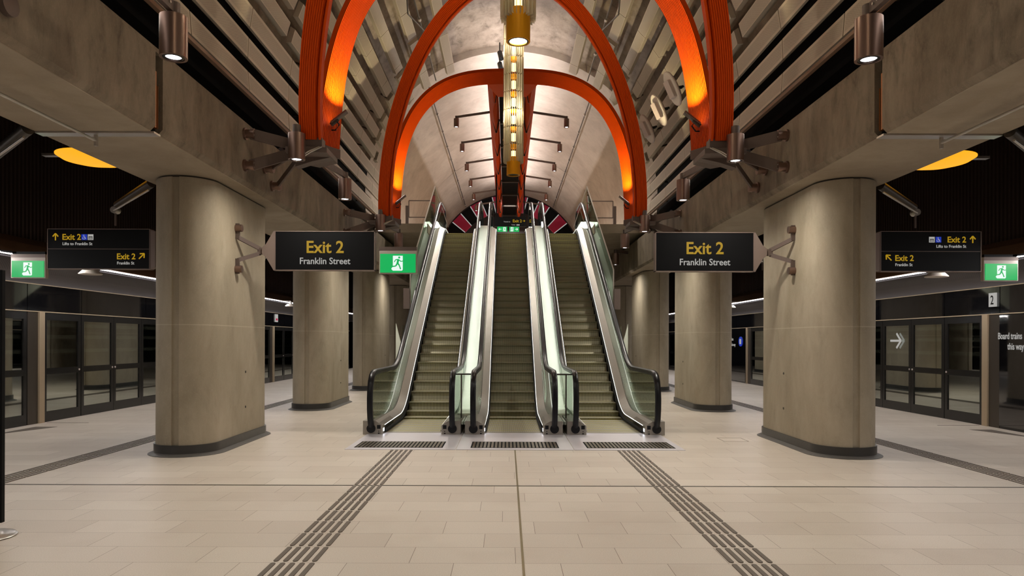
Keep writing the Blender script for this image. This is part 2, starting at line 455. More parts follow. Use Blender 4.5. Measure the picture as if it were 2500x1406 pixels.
# floor details
for s in (-1, 1):
    mb = MB()
    y = 5.007-.384*8
    k = 0
    while y < 10.15:
        for i in range(5):
            x = s*1.65+(i-2)*.07
            a, b = y+.022, min(y+.384-.012, 10.17)
            if b-a > .05:
                poly = [(x-.018, a+.015), (x-.008, a), (x+.008, a), (x+.018, a+.015), (x+.018, b-.015), (x+.008, b), (x-.008, b), (x-.018, b-.015)]
                mb.prism(poly, 'z', -.002, .006)
        y += .384
    tag(mb.build('tactile_strip', M['tactile']), 'dark five-bar tactile guide strip on the floor leading to the %s escalator' % side(s), 'tactile strip')
    mb = MB(); y = 5.007-.384*20
    while y < 39:
        for i in range(5):
            x = s*5.85+(i-2)*.07
            mb.box(x-.018, x+.018, y+.015, y+.384-.012, -.002, .006)
        y += .384
    tag(mb.build('tactile_strip', M['tactile']), 'long dark tactile guide strip on the floor between %s columns and screen doors' % side(s), 'tactile strip')
    o = MB().prism([(s*8.75, 12.75), (s*8.35, 12.75), (s*8.75, 11.6)], 'z', .0, .003).build('floor_marking', M['tactile'])
    tag(o, 'grey triangular floor marking beside the %s screen doors' % side(s), 'floor marking')
    o = MB().box(min(s*8.95, s*8.15), max(s*8.95, s*8.15), 13.36, 13.38, 0, .003).build('floor_marking', M['tactile'])
    tag(o, 'thin dark line on the floor at the foot of the %s beige door post' % side(s), 'floor marking')
tag(MB().box(-.009, .009, Y0, 10.18, 0, .003).build('floor_joint_strip', M['joint']), 'thin brass joint strip along the middle of the floor towards the escalators', 'floor strip')
tag(MB().box(-9.0, 9.0, 7.665, 7.69, 0, .004).build('floor_joint_strip', M['darksteel']), 'dark metal joint strip crossing the whole floor from side to side', 'floor strip')
mb = MB()
for a in ((3.36, 3.37, 11.15, 11.55), (3.75, 3.76, 11.15, 11.55), (3.36, 3.76, 11.15, 11.16), (3.36, 3.76, 11.54, 11.55)): mb.box(a[0], a[1], a[2], a[3], 0, .002)
tag(mb.build('floor_hatch', M['hatch']), 'small square access hatch outline in the floor left of the near right column', 'hatch')

# ------------------------------------------------------------------ columns
def stadium(r, h, n=20, notch=0, cx=0, cy=0):
    pts = []
    for k in range(n+1):
        a = -PI+PI*k/n
        x, y = r*math.cos(a), -h+r*math.sin(a)
        pts.append((x, y, a))
    for k in range(n+1):
        a = PI*k/n
        pts.append((r*math.cos(a), h+r*math.sin(a), a))
    out = []
    for x, y, a in pts:
        if notch and abs(x) < .052: continue
        out.append((x, y))
    if notch:
        # insert notches at both ends
        res = []
        for i, (x, y) in enumerate(out):
            res.append((x, y))
            nx = out[(i+1) % len(out)]
            if x < 0 < nx[0] and y < 0:
                ye = -h-math.sqrt(r*r-.05**2)
                res += [(-.05, ye), (-.045, ye+notch), (.045, ye+notch), (.05, ye)]
            if x > 0 > nx[0] and y > 0:
                ye = h+math.sqrt(r*r-.05**2)
                res += [(.05, ye), (.045, ye-notch), (-.045, ye-notch), (-.05, ye)]
        out = res
    return [(x+cx, y+cy) for x, y in out]

BAY = 6.28
def column(s, k):
    cy = 10.87+BAY*k
    names = ['nearest', 'second', 'third', 'fourth', 'farthest']
    t = thing('concrete_column', 'rounded concrete column with charcoal base, %s on the %s side' % (names[k], side(s)), 'column', (s*4.67, cy, 0), 'concrete columns beside the hall')
    MB().prism(stadium(.43, .9, 24, .03), 'z', .15, 3.84).build('shaft', M['column'], t, smooth=True)
    MB().prism(stadium(.405, .9), 'z', 3.84, 3.868).build('neck', M['groove'], t)  # shadow of the recess under the soffit put into the dark neck colour
    MB().prism(stadium(.455, .9), 'z', .0, .15).build('skirting', M['skirting'], t, smooth=True)
    mb = MB(); a = stadium(.53, .9); b = stadium(.46, .9); n = len(a)
    vs = [(p[0], p[1], 0) for p in a]+[(p[0], p[1], .006) for p in a]+[(p[0], p[1], .035) for p in b]
    fs = [(i, (i+1) % n, n+(i+1) % n, n+i) for i in range(n)]+[(n+i, n+(i+1) % n, 2*n+(i+1) % n, 2*n+i) for i in range(n)]
    fs.append(tuple(range(n))); fs.append(tuple(range(2*n, 3*n)))
    mb.add(vs, fs).build('base_cove', M['cove'], t, smooth=True)
    for z in (.55, 1.1):
        MB().cyl((-s*.43, -.1+.2, z), (-s*.437, -.1+.2, z), .018, n=12).build('plug', M['groove'], t)
for s in (-1, 1):
    for k in range(5): column(s, k)

# ------------------------------------------------------------------ platform screen doors
U = 6.63
def screen(s, k):
    y0 = 13.35+U*(k-1)
    names = ['nearest unit, at the picture edge', 'second unit, seen past the nearest column', 'third unit, behind the second column', 'fourth unit, deep in the hall', 'farthest unit']
    t = thing('platform_screen_door', 'black framed glass platform screen doors on the %s, %s' % (side(s), names[k]), 'platform doors', (s*9.05, y0, 0), 'platform screen doors')
    X = lambda d: s*d
    def B(nm, mat, y0_, y1_, z0, z1, d0=0, d1=.08, par=None, **kw):
        return MB().box(min(s*d0, s*d1), max(s*d0, s*d1), y0_, y1_, z0, z1).build(nm, mat, par or t, **kw)
    B('post', M['beige'], -.09, .06, 0, 2.12, -.03, .12, label='beige steel post')
    B('infill_panel', M['darksteel'], -.38, -.1, .0, 2.12, 0, .08)
    B('header_panel', M['headerglass'], -.38, 1.25, 2.14, 2.64, 0, .1)
    B('header_panel', M['headerglass'], 1.27, 3.85, 2.14, 2.64, 0, .1)
    B('header_panel', M['headerglass'], 3.87, U-.4, 2.14, 2.64, 0, .1)
    B('header_rail', M['beige'], -.38, U-.38, 2.122, 2.14, -.01, .1)
    B('header_rail', M['beige'], -.38, U-.38, 2.64, 2.655, -.01, .1)
    def framed(nm, a, b, mid=.92, handle=None):
        mb = MB(); fw = .09
        def q(y0_, y1_, z0, z1): mb.box(min(0, s*.05), max(0, s*.05), y0_, y1_, z0, z1)
        q(a, a+fw, 0, 2.12); q(b-fw, b, 0, 2.12); q(a+fw, b-fw, 0, .2); q(a+fw, b-fw, 1.98, 2.12); q(a+fw, b-fw, mid, mid+.12)
        f = mb.build(nm, M['screenframe'], t)
        MB().box(min(s*.018, s*.03), max(s*.018, s*.03), a+fw, b-fw, .2, mid).build('glass_pane', M['screenglass'], f)
        MB().box(min(s*.018, s*.03), max(s*.018, s*.03), a+fw, b-fw, mid+.12, 1.98).build('glass_pane', M['screenglass'], f)
        if handle is not None:
            MB().cyl((0, handle, mid+.06), (-s*.012, handle, mid+.06), .02, n=12).build('handle', M['lampwhite'], f)
    framed('fixed_panel', .07, 1.24, handle=1.18)
    framed('door_leaf', 1.26, 2.45, handle=2.40)
    framed('door_leaf', 2.46, 3.65, handle=2.51)
    framed('fixed_panel', 3.66, 4.85)
    framed('fixed_panel', 4.86, U-.4)
    return t
scr = {}
for s in (-1, 1):
    for k in range(5): scr[(s, k)] = screen(s, k)

# signs fixed to the right-hand doors
def flat_text_right(body, size, name, mat, y, z, parent=None, x=9.035, **kw):
    return text(body, size, name, mat, parent, (x, y, z), rot=(PI/2, 0, -PI/2), **kw)
t = thing('platform_number_sign', 'small white plate with the number 2 on the right door header', 'sign', (9.03, 13.12, 2.4))
part_at(MB().box(9.02, 9.04, 13.02, 13.22, 2.27, 2.53), 'plate', M['white'], t)
flat_text_right('2', .24, 'numeral', M['signblack'], 13.12, 2.315, t, x=9.014, sx=.75)
t = thing('door_notice', 'white lettering telling passengers to board trains, nearest right door panel', 'notice', (9.03, 12.0, 1.6))
part_at(MB().box(9.028, 9.046, 11.5, 12.94, .05, 2.1), 'panel', M['headerglass'], t)
flat_text_right('Board trains', .17, 'lettering', M['white'], 13.02-.05, 1.66, t, x=9.02, align='LEFT', sx=.72)
flat_text_right('this way', .17, 'lettering', M['white'], 12.72, 1.47, t, x=9.02, align='LEFT', sx=.72)
t = thing('door_notice', 'white lettering and blue train badge on dark panel, between near right columns', 'notice', (9.03, 28.0, 1.6))
part_at(MB().box(9.028, 9.046, 26.75, 30.5, .05, 2.1), 'panel', M['headerglass'], t)
flat_text_right('Board trains', .2, 'lettering', M['white'], 28.9, 1.62, t, x=9.02, align='RIGHT', sx=.95) if False else None
flat_text_right('Board trains', .17, 'lettering', M['white'], 29.0, 1.64, t, x=9.02, align='LEFT')
flat_text_right('this way', .17, 'lettering', M['white'], 28.45, 1.42, t, x=9.02, align='LEFT')
mb = MB(); poly = [(27.25+.22*math.cos(2*PI*i/32), 1.6+.19*math.sin(2*PI*i/32)) for i in range(32)]
part_at(mb.prism(poly, 'x', 9.01, 9.02), 'badge', M['blue'], t)
mb = MB(); mb.box(9.0, 9.009, 27.17, 27.33, 1.50, 1.70); part_at(mb, 'train_symbol', M['white'], t)
# arrow on the glass leaf
t = thing('door_arrow', 'white arrow on the glass of the second right door unit', 'sign', (9.02, 16.4, 1.62))
mb = MB(); mb.bar((9.03, 16.62, 1.63), (9.03, 16.2, 1.63), .008, .05)
mb.bar((9.03, 16.36, 1.80), (9.03, 16.18, 1.63), .008, .05); mb.bar((9.03, 16.36, 1.46), (9.03, 16.18, 1.63), .008, .05)
part_at(mb, 'arrow', M['white'], t)
t = thing('wall_notice', 'tiny white and red notice on the left door header beyond the near column', 'notice', (-9.03, 26.9, 2.4))
part_at(MB().box(-9.04, -9.02, 26.75, 27.05, 2.3, 2.6), 'plate', M['white'], t)
part_at(MB().box(-9.02, -9.015, 26.8, 27.0, 2.36, 2.44), 'red_mark', M['magenta'], t)

# ------------------------------------------------------------------ dishes, speakers and struts over the platforms
for s in (-1, 1):
    for k, y in enumerate((10.4, 16.7)):
        t = thing('dish_light', 'glowing yellow dish light under the %s platform ceiling, %s' % (side(s), 'nearer one' if k == 0 else 'farther one behind the near column'), 'light', (s*6.3, y, 4.25), 'yellow dish lights')
        MB().lathe([(.0, -.03), (.25, -.02), (.42, .02), (.5, .07), (.5, .08), (.40, .05), (0, .02)], n=40).build('dish', M['glowdisc'], t, smooth=True)
        MB().box(min(-s*-.35, s*.75), max(-s*-.35, s*.75), -.05, .05, .085, .12).build('bracket', M['steel'], t)
        MB().cyl((s*.3, 0, .12), (s*.3, 0, 1.24), .02).build('rod', M['darksteel'], t)
    for k, y in enumerate((13.5, 26)):
        t = thing('platform_speaker', 'white round dish hanging beside the %s light line, %s' % (side(s), 'below the directional sign' if k == 0 else 'far one'), 'speaker', (s*8.2, y, 2.86), 'white hanging dishes')
        MB().lathe([(0, 0), (.2, 0), (.21, .01), (.13, .09), (0, .09)], n=32).build('dish', M['speakerwhite'], t, smooth=True)
        MB().cyl((0, 0, .09), (0, 0, .2), .04).build('neck', M['steel'], t)
        MB().bar((0, 0, .2), (s*.34, 0, .2), .03, .02).build('bracket', M['steel'], t)
    for k, (ya, lab) in enumerate(((7.5, 'near the picture edge'), (10.1, 'behind the nearest column'), (16.4, 'by the second column'))):
        t = thing('strut', 'slanting steel strut from the %s beam out over the platform, %s' % (side(s), lab), 'strut', (s*5.27, ya, 3.9), 'platform struts')
        part_at(MB().cyl((s*5.29, ya, 3.87), (s*6.0, ya+.38, 3.62), .065, .055), 'tube', M['darksteel'], t, smooth=True)
        part_at(MB().cyl((s*5.29, ya-.06, 3.76), (s*6.0, ya+.30, 3.53), .014), 'cable_pipe', M['steel'], t)
        part_at(MB().cyl((s*6.03, ya+.34, 3.55), (s*6.03, ya+.46, 3.55), .05), 'end_pad', M['steel'], t)
        part_at(MB().box(s*6.03-.012, s*6.03+.012, ya+.39, ya+.41, 3.32, 3.5), 'hanger', M['bronze'], t)
    t = thing('conduit_pipe', 'thin galvanised conduit clipped under the near %s beam soffit' % side(s), 'pipe', (s*4.65, 4, 3.78))
    part_at(MB().tube([(s*4.65, Y0, 3.79), (s*4.65, 7.68, 3.79)], .016), 'pipe', M['steel'], t, smooth=True)
    part_at(MB().bar((s*4.65, 7.66, 3.87), (s*4.65, 7.66, 3.73), .03, .03, up=(0, 1, 0)), 'clip', M['steel'], t)
    part_at(MB().bar((s*4.65, 3.66, 3.87), (s*4.65, 3.66, 3.76), .03, .03, up=(0, 1, 0)), 'clip', M['steel'], t)
    for y in (-.4, 6.07, 13.0, 18.5):
        o = MB().box(min(s*4.01, s*5.25), max(s*4.01, s*5.25), y, y+.012, 3.858, 3.867)
    # big pipe collar on near beam, top left corner of the picture
t = thing('wall_pad', 'round bronze pad on the near left beam in the top left corner', 'pad', (-3.95, 5.32, 4.25))
part_at(MB().cyl((-3.95, 5.3, 4.15), (-3.90, 5.3, 4.15), .09), 'disc', M['bronze'], t, smooth=True)

# ------------------------------------------------------------------ ceiling slats
slat_a = [-4.5, 2.7, 9.2, 16, 22.4, 28.8, 35.8, 43.5, 52.5, 64]
first_end = [None, None, None, 21.2, 20.7, 20.3, 19.8, 19.3, 18.2, 16.7]
def slat_segments(i):
    segs = []; base = 11.2-2.06*9
    if i < 3:
        y = base
        while y < 22: segs.append((y, min(y+2.06, 22.9))); y += 2.06
        return segs
    y = base; e1 = 12.9-i*.05; e2 = first_end[i]
    while y < e1-.01: segs.append((y, min(y+2.06, e1))); y += 2.06
    y = e1+.25
    while y < e2-.01: segs.append((y, min(y+2.06, e2))); y += 2.06
    if 21.8-(e2+.3) > .2: 
        y = e2+.3
        while y < 21.75: segs.append((y, min(y+2.06, 21.8))); y += 2.06
    return segs
panel_full = MB().box(-PW, PW, -PL, PL, 0, .03).mesh('panel', M['slat'])
panel_cache = {}
for s in (-1, 1):
    for i, a in enumerate(slat_a):
        ar = R(a); depth = .05 if i < 3 else .11
        r = 4.3
        nm = 'ceiling_slat'
        lab = '%s slat along the %s side of the vault, %s' % ('perforated steel' if i < 4 else 'grey steel', side(s), 'lowest, just above the beam' if i == 0 else ('topmost, nearest the crown' if i == 9 else ORD[i]+' up from the beam'))
        t = thing(nm, lab, 'ceiling slat', (s*r*math.cos(ar), 10, VC+r*math.sin(ar)), 'slats along the vault')
        t.rotation_euler = (0, (PI/2-ar)*s if True else 0, 0)
        # local z points outward (radially), x across the slat
        for (ya, yb) in slat_segments(i):
            L = yb-ya
            if L < .05: continue
            key = (round(L, 3), i < 3)
            if key not in panel_cache:
                hl = L/2-.012
                mb = MB()
                if i < 3: mb.prism([(-PW, .0), (PW, 0), (PW, .05), (-PW, .05)], 'y', -hl, hl)
                else: mb.prism([(-PW+.03, .0), (PW-.03, 0), (PW, .1), (-PW, .1)], 'y', -hl, hl)
                panel_cache[key] = mb.mesh('panel', M['slat'])
            o = bpy.data.objects.new('panel', panel_cache[key]); C.objects.link(o); o.parent = t
            o.location = (0, (ya+yb)/2-10, 0)
        y = 2.0
        for yy in (2.2, 8.4, 14.6, 20.6):
            if i > 2 or True:
                MB().bar((0, yy-10, .1), (0, yy-10, .48), .04, .04, up=(0, 1, 0)).build('hanger', M['darksteel'], t)

# ------------------------------------------------------------------ orange crossing arches
def rib_profile(th, dp):
    """th along in-plane normal, dp along plane normal; ridged faces"""
    pts = []
    def ridged(a, b, n, nrm, d=.013):
        a, b = Vector(a), Vector(b); nrm = Vector(nrm)
        for i in range(n):
            f0, f1, f2 = i/n, (i+.60)/n, (i+.68)/n
            pts.append(tuple(a.lerp(b, f0)))
            pts.append(tuple(a.lerp(b, f1)))
            pts.append(tuple(a.lerp(b, f2)-nrm*d))
            pts.append(tuple(a.lerp(b, (i+.93)/n)-nrm*d))
    h, w = th/2, dp/2
    cnt = lambda L: max(1, round(L/.03))
    if th > .2:
        ridged((-h, -w), (h*.58, -w), cnt(th*.8), (0, -1))
        pts.append((h*.58, -w)); pts.append((h*.62, -w+.05)); pts.append((h*.74, -w+.05)); pts.append((h*.78, -w))
    else: pts.append((-h, -w))
    ridged((h, -w), (h, w), cnt(dp), (1, 0), .009)
    if th > .2: ridged((h, w), (-h, w), cnt(th), (0, 1))
    else: pts.append((h, w))
    ridged((-h, w), (-h, -w), cnt(dp), (-1, 0), .009)
    return pts
def arch_points(yb, ly, XB, RISE, NSE, ZB=4.45, n=110):
    dense = []
    for i in range(2001):
        th = PI*i/2000; c, sn = math.cos(th), math.sin(th)
        x = -XB*math.copysign(abs(c)**(2/NSE), c); q = max(sn, 0)**(2/NSE)
        dense.append(Vector((x, yb+ly*q, ZB+RISE*q)))
    dense = [q for q in dense if q.z > 4.55]
    L = [0]
    for i in range(1, len(dense)): L.append(L[-1]+(dense[i]-dense[i-1]).length)
    out = []; j = 0
    for k in range(n+1):
        t = L[-1]*k/n
        while j < len(L)-2 and L[j+1] < t: j += 1
        f = (t-L[j])/max(1e-9, L[j+1]-L[j]); out.append(dense[j].lerp(dense[j+1], min(1, max(0, f))))
    return out
def arch(yb, ly, label, XB, RISE, NSE, prof, tw):
    pts = arch_points(yb, ly, XB, RISE, NSE)
    N = Vector((1, 0, 0)).cross(Vector((0, ly, RISE)).normalized())   # points toward -y for a camera-facing side
    if N.y > 0: N = -N
    fr = []
    for i, p in enumerate(pts):
        d = (pts[min(i+1, len(pts)-1)]-pts[max(i-1, 0)]).normalized()
        inn = N.cross(d)
        c = Vector((0, p.y, 6))
        if inn.dot(Vector((0, p.y, 5.5))-p) < 0: inn = -inn
        q = abs(2*i/(len(pts)-1)-1); ph = tw[1]+(tw[0]-tw[1])*q*q
        fr.append((p, inn*math.cos(ph)+N*math.sin(ph), -N*math.cos(ph)+inn*math.sin(ph)))
    o = MB().sweep(fr, prof).build('orange_arch', M['rib'])
    tag(o, label, 'arch', 'ridged orange arches')
    return pts
AY = [10.45, 16.65]
D = .19
PA = (3.0, 4.96, 1.89, rib_profile(.31, .15), (0, 0)); PB = (2.90, 3.964, 2.976, rib_profile(.10, .45), (R(32), R(6)))
arch(AY[0]-D, -1.55, 'ridged orange arch leaning toward the camera, springing from the nearer brackets', *PA)
arch(AY[0]+D+.01, 1.09, 'ridged orange arch leaning away, lit amber, springing from the nearer brackets', *PB)
arch(AY[1]-D, -1.55, 'ridged orange arch leaning toward the camera, springing from the farther brackets', *PA)
B2 = arch(AY[1]+D+.01, 1.09, 'lowest orange arch above the escalators, leaning away from the farther brackets', *PB)

def pad(mb, x, y, z, s, r=.075):
    mb.cyl((s*3.95, y, z), (s*(3.95-.03), y, z), r*1.15)
    mb.cyl((s*3.92, y, z), (s*3.84, y, z), r*.85)
    mb.cyl((s*3.85, y, z), (s*3.80, y, z), r)
def bracket(s, k):
    y = AY[k]; f = y-10.45
    lab = 'bronze steel V-arm bracket holding orange arch feet on the %s beam, %s' % (side(s), ('nearer', 'farther')[k])
    t = thing('arch_bracket', lab, 'bracket', (s*3.95, y, 4.4), 'arch brackets')
    node = (s*3.30, y-.1, 4.44)
    ends = [((s*3.86, y-.32, 4.6)), ((s*3.86, y-.32, 4.14)), ((s*3.86, y+.5, 4.30)), ((s*3.86, y+.85, 4.10))]
    for i, e in enumerate(ends):
        arm = MB().bar(e, (node[0], node[1]+(.25 if i > 1 else 0), node[2]+(.06 if i in (0, 2) else -.06)), .035, .16 if i < 2 else .09)
        o = part_at(arm, 'arm', M['bronze'], t, bevel=.006)
        mb = MB(); pad(mb, e[0], e[1], e[2], s)
        part_at(mb, 'wall_pad', M['lampsteel'], t, smooth=True)
        mb = MB()
        for q in (.03, -.03): mb.cyl((e[0]-s*.06, e[1]-.018-.01, e[2]+q), (e[0]-s*.06, e[1]-.018-.022, e[2]+q), .01, n=8)
        if i < 2: part_at(mb, 'bolt', M['steel'], t)
    # tapered cradle under both feet
    mb = MB().prism([(s*3.36, y-.32), (s*3.36, y+.35), (s*3.1, y+.62), (s*2.76, y+.36), (s*2.76, y-.28), (s*3.1, y-.34)], 'z', 4.34, 4.42)
    part_at(mb, 'cradle_plate', M['bronze'], t, bevel=.006)
    mb = MB(); mb.prism([(s*3.3, 4.2), (s*3.3, 4.34), (s*2.78, 4.34), (s*3.05, 4.28)], 'y', y-.02, y+.16)
    part_at(mb, 'gusset', M['bronze'], t)
    mb = MB().box(min(s*2.83, s*3.17), max(s*2.83, s*3.17), y-D-.09, y-D+.09, 4.42, 4.56)
    part_at(mb, 'foot_shoe', M['bronze'], t, bevel=.008)
    mt = Matrix.Translation((s*2.90, y+D+.01, 0)) @ Matrix.Rotation(-s*R(-48), 4, 'Z')
    mb = MB().box(-.24, .24, -.07, .07, 4.42, 4.56, Matrix.Translation((s*2.90, y+D+.01, 0)) @ Matrix.Rotation(R(58)*(-s if s > 0 else 1), 4, 'Z'))
    part_at(mb, 'foot_shoe', M['bronze'], t, bevel=.008)
    mb = MB(); mb.tube([(s*2.86, y-.3, 4.42), (s*3.0, y-.36, 4.34), (s*3.22, y-.36, 4.2)], .012, 8)
    mb.tube([(s*2.83, y-.3, 4.42), (s*2.97, y-.36, 4.33), (s*3.19, y-.36, 4.19)], .012, 8)
    part_at(mb, 'cable', M['steel'], t, smooth=True)
    return t
for s in (-1, 1):
    for k in (0, 1): bracket(s, k)

# rib-washing spotlights
def wash(s, k):
    y = AY[k]
    c = Vector((s*2.70, y+.22, 5.02))
    t = thing('arch_spotlight', 'small bronze bar spotlight washing the %s foot of the %s orange arches' % (side(s), ('nearer', 'farther')[k]), 'spotlight', c, 'arch spotlights')
    mt = Matrix.Rotation(s*R(38), 4, 'Y')
    MB().box(-.15, .15, -.06, .06, -.015, .015, mt).build('lamp_bar', M['lampsteel'], t, bevel=.006)
    MB().box(-.13, .13, -.045, .045, .0152, .018, mt).build('lens', M['lens'], t)
    MB().bar((s*.02, 0, -.03), (s*.13, 0, -.12), .05, .05).build('bracket', M['darksteel'], t)
    mb = MB(); mb.tube([(s*.05, 0, -.05), (s*.0, 0, -.12), (s*.06, 0, -.2), (s*.12, 0, -.2)], .012, 8); mb.build('cable', M['rubber'], t)
    l = bpy.data.lights.new('arch_wash', 'SPOT'); l.energy = 520; l.color = (1, .84, .5); l.spot_size = R(90); l.spot_blend = 1; l.shadow_soft_size = .03
    o = bpy.data.objects.new('arch_wash', l); C.objects.link(o); o.location = c+Vector((-s*.12, -.05, .10))
    tgt = Vector((s*2.86, y+.75, 6.5)); o.rotation_euler = (tgt-o.location).to_track_quat('-Z', 'Y').to_euler()
for s in (-1, 1):
    for k in (0, 1): wash(s, k)

# ------------------------------------------------------------------ bronze cylinder downlights
def downlight(x, y, zb, label, arm=None, energy=270, r=.12, h=.375, light=True, group='bronze cylinder downlights', parts=True):
    t = thing('cylinder_downlight', label, 'light', (x, y, zb), group)
    MB().lathe([(r*.78, .02), (r*.8, 0), (r, 0), (r, h), (0, h)], n=32).build('lamp_body', M['lampsteel'], t, smooth=True)
    MB().lathe([(r*.58, .012), (r*.78, .02), (r*.8, .005), (r*.6, .0)], n=32).build('baffle_ring', M['rubber'], t, smooth=True)
    MB().cyl((0, 0, .013), (0, 0, .02), r*.6, n=28).build('lens', M['lens'], t)
    MB().cyl((0, 0, h), (0, 0, h+h*.33), r*.47, n=24).build('cap', M['bronze'], t, smooth=True)
    if arm:
        a = MB().bar((0, 0, h+h*.2), Vector(arm)-Vector((x, y, zb)), .05*r/.12, .10*r/.12).build('arm', M['bronze'], t)
        d = (Vector(arm)-Vector((x, y, zb+h))).normalized()*.12
        mb = MB(); p = Vector((0, 0, h+h*.2))+d*1.0; q = Vector((0, 0, h+h*.2))+d*1.6
        sx = .03 if x < 0 else -.03
        for w in (p, q): mb.cyl(w+Vector((sx*.8, 0, 0)), w+Vector((sx*1.2, 0, 0)), .012, n=8)
        mb.build('bolt', M['steel'], t)
    if light:
        l = bpy.data.lights.new('downlight', 'SPOT'); l.energy = energy; l.color = (1, .945, .84); l.spot_size = R(150); l.spot_blend = 1; l.shadow_soft_size = .06
        o = bpy.data.objects.new('downlight', l); C.objects.link(o); o.location = (x, y, zb-.01)
    return t
for s in (-1, 1):
    sd = side(s)
    downlight(s*3.17, 6.35, 4.17, 'large bronze cylinder downlight at the %s, the one nearest the camera' % sd, arm=(s*3.22, 4.2, 4.66))
    downlight(s*3.15, 10.0, 4.19, 'bronze cylinder downlight hanging in front of the nearer %s arch bracket' % sd, arm=(s*3.25, 10.35, 4.5))
    downlight(s*3.12, 12.85, 4.20, 'bronze cylinder downlight on a long arm between the two %s arch brackets' % sd, arm=(s*3.15, 10.7, 4.45))
    downlight(s*3.10, 16.35, 4.17, 'bronze cylinder downlight hanging in front of the farther %s arch bracket' % sd, arm=(s*3.2, 16.6, 4.5))
    downlight(s*3.12, 19.2, 4.17, 'bronze cylinder downlight beyond the farther %s arch bracket, beside the escalator' % sd, arm=(s*3.15, 16.9, 4.45))
    downlight(s*3.45, 23.0, 4.12, 'bronze cylinder downlight deepest in the hall, low beside the %s escalator guard' % sd, arm=(s*3.9, 23.2, 4.55))
    for y in (0.5, -4.5):
        downlight(s*3.2, y, 4.19, 'bronze cylinder downlight behind the camera on the %s beam, %s one' % (sd, 'nearer' if y > 0 else 'farther'), arm=(s*3.9, y+.1, 4.5), energy=520)
    # small service nodes beside farther bracket
    t = thing('camera_unit', 'small dark cylindrical camera beside the farther %s arch bracket' % sd, 'camera', (s*3.36, 16.8, 4.25), 'dark cylindrical cameras')
    MB().cyl((0, 0, 0), (0, 0, .16), .07).build('housing', M['darksteel'], t, smooth=True)
    MB().cyl((0, 0, .16), (0, 0, .4), .04).build('stem', M['darksteel'], t, smooth=True)
    # dark spotlights inside the slot above the beam
    for k, y in enumerate((6.9, 12.6, 18.4)):
        t = thing('slot_spotlight', 'small black spotlight in the dark slot above the %s beam, %s from the camera' % (sd, ORD[k]), 'spotlight', (s*4.3, y, 5.0), 'black slot spotlights')
        MB().cyl((0, 0, 0), (-s*.12, -.12, -.02), .07).build('head', M['screenframe'], t, smooth=True)
        MB().bar((0, 0, .0), (s*.1, 0, -.18), .03, .03).build('bracket', M['screenframe'], t)

# ------------------------------------------------------------------ amber pendants
def pendant(y, zb, tiers, label, energy):
    t = thing('glass_pendant', label, 'pendant light', (0, y, zb), 'tall ochre pendants')
    r = .14
    MB().lathe([(r*.74, .03), (r*.76, 0), (r, 0), (r, .36), (0, .36)], n=40).build('base_cylinder', M['ochre'], t, smooth=True)
    MB().lathe([(r*.72, .02), (r*.98, .002), (r*.74, -.002)], n=40).build('trim_ring', M['rubber'], t, smooth=True)
    lens = M['lens'] if 'nearer' in label else M['screenframe']
    MB().cyl((0, 0, .012), (0, 0, .02), r*.74, n=36).build('lens', lens, t)
    nf = 26
    fin = MB()
    for i in range(nf):
        an = 2*PI*i/nf; d = Vector((math.cos(an), math.sin(an), 0)); w = .05+.03*((i*7) % 3)/2
        ro = .205+.018*((i*5) % 4)/3
        c = d*(ro-w/2); u = d.cross(Vector((0, 0, 1)))
        fin.bar(c+Vector((0, 0, .01)), c+Vector((0, 0, .345)), w, .006, up=u)
    finm = fin.mesh('glass_fins', M['finglass'])
    core = MB().cyl((0, 0, .05), (0, 0, .2), .045, n=20).mesh('glowing_core', M['warmlens'])
    rg = MB().lathe([(0, .25), (.075, .25), (.075, .33), (0, .33)], n=24).mesh('ochre_collar', M['ochre'])
    sp = MB().cyl((.05, 0, 0), (.05, 0, .36), .006, n=8).cyl((-.05, 0, 0), (-.05, 0, .36), .006, n=8).mesh('rod_pair', M['darksteel'])
    for k in range(tiers):
        z = .25+.36*k if k == 0 else .25+.36*k
        for nm, me in (('glass_fins', finm), ('glowing_core', core), ('ochre_collar', rg), ('rod_pair', sp)):
            o = bpy.data.objects.new(nm, me); C.objects.link(o); o.parent = t; o.location = (0, 0, z+(.05 if nm != 'glass_fins' else 0))
    top = .25+.36*tiers
    MB().cyl((0, 0, top), (0, 0, (8.3 if zb > 0 else 0)+.9-zb), .03).build('hanger', M['darksteel'], t, smooth=True)
    if 'farther' not in label:
        l = bpy.data.lights.new('pendant_spot', 'SPOT'); l.energy = 260; l.color = (1, .94, .86); l.spot_size = R(110); l.spot_blend = .9; l.shadow_soft_size = .1
        o = bpy.data.objects.new('pendant_spot', l); C.objects.link(o); o.location = (0, y, zb-.02)
    for z in (1.3, 2.7):
        l = bpy.data.lights.new('pendant_glow', 'POINT'); l.energy = energy; l.color = (1, .85, .62); l.shadow_soft_size = .12
        o = bpy.data.objects.new('pendant_glow', l); C.objects.link(o); o.location = (0, y-.38, zb+z)
    return t
pendant(8.15, 5.10, 8, 'nearer ochre and glass pendant at the top centre, lit white at its end', 55)
pendant(14.35, 5.01, 8, 'farther ochre and glass pendant hanging in a long glowing column over the escalators', 45)
pendant(1.95, 5.10, 8, 'ochre and glass pendant hanging just in front of and above the camera', 55)

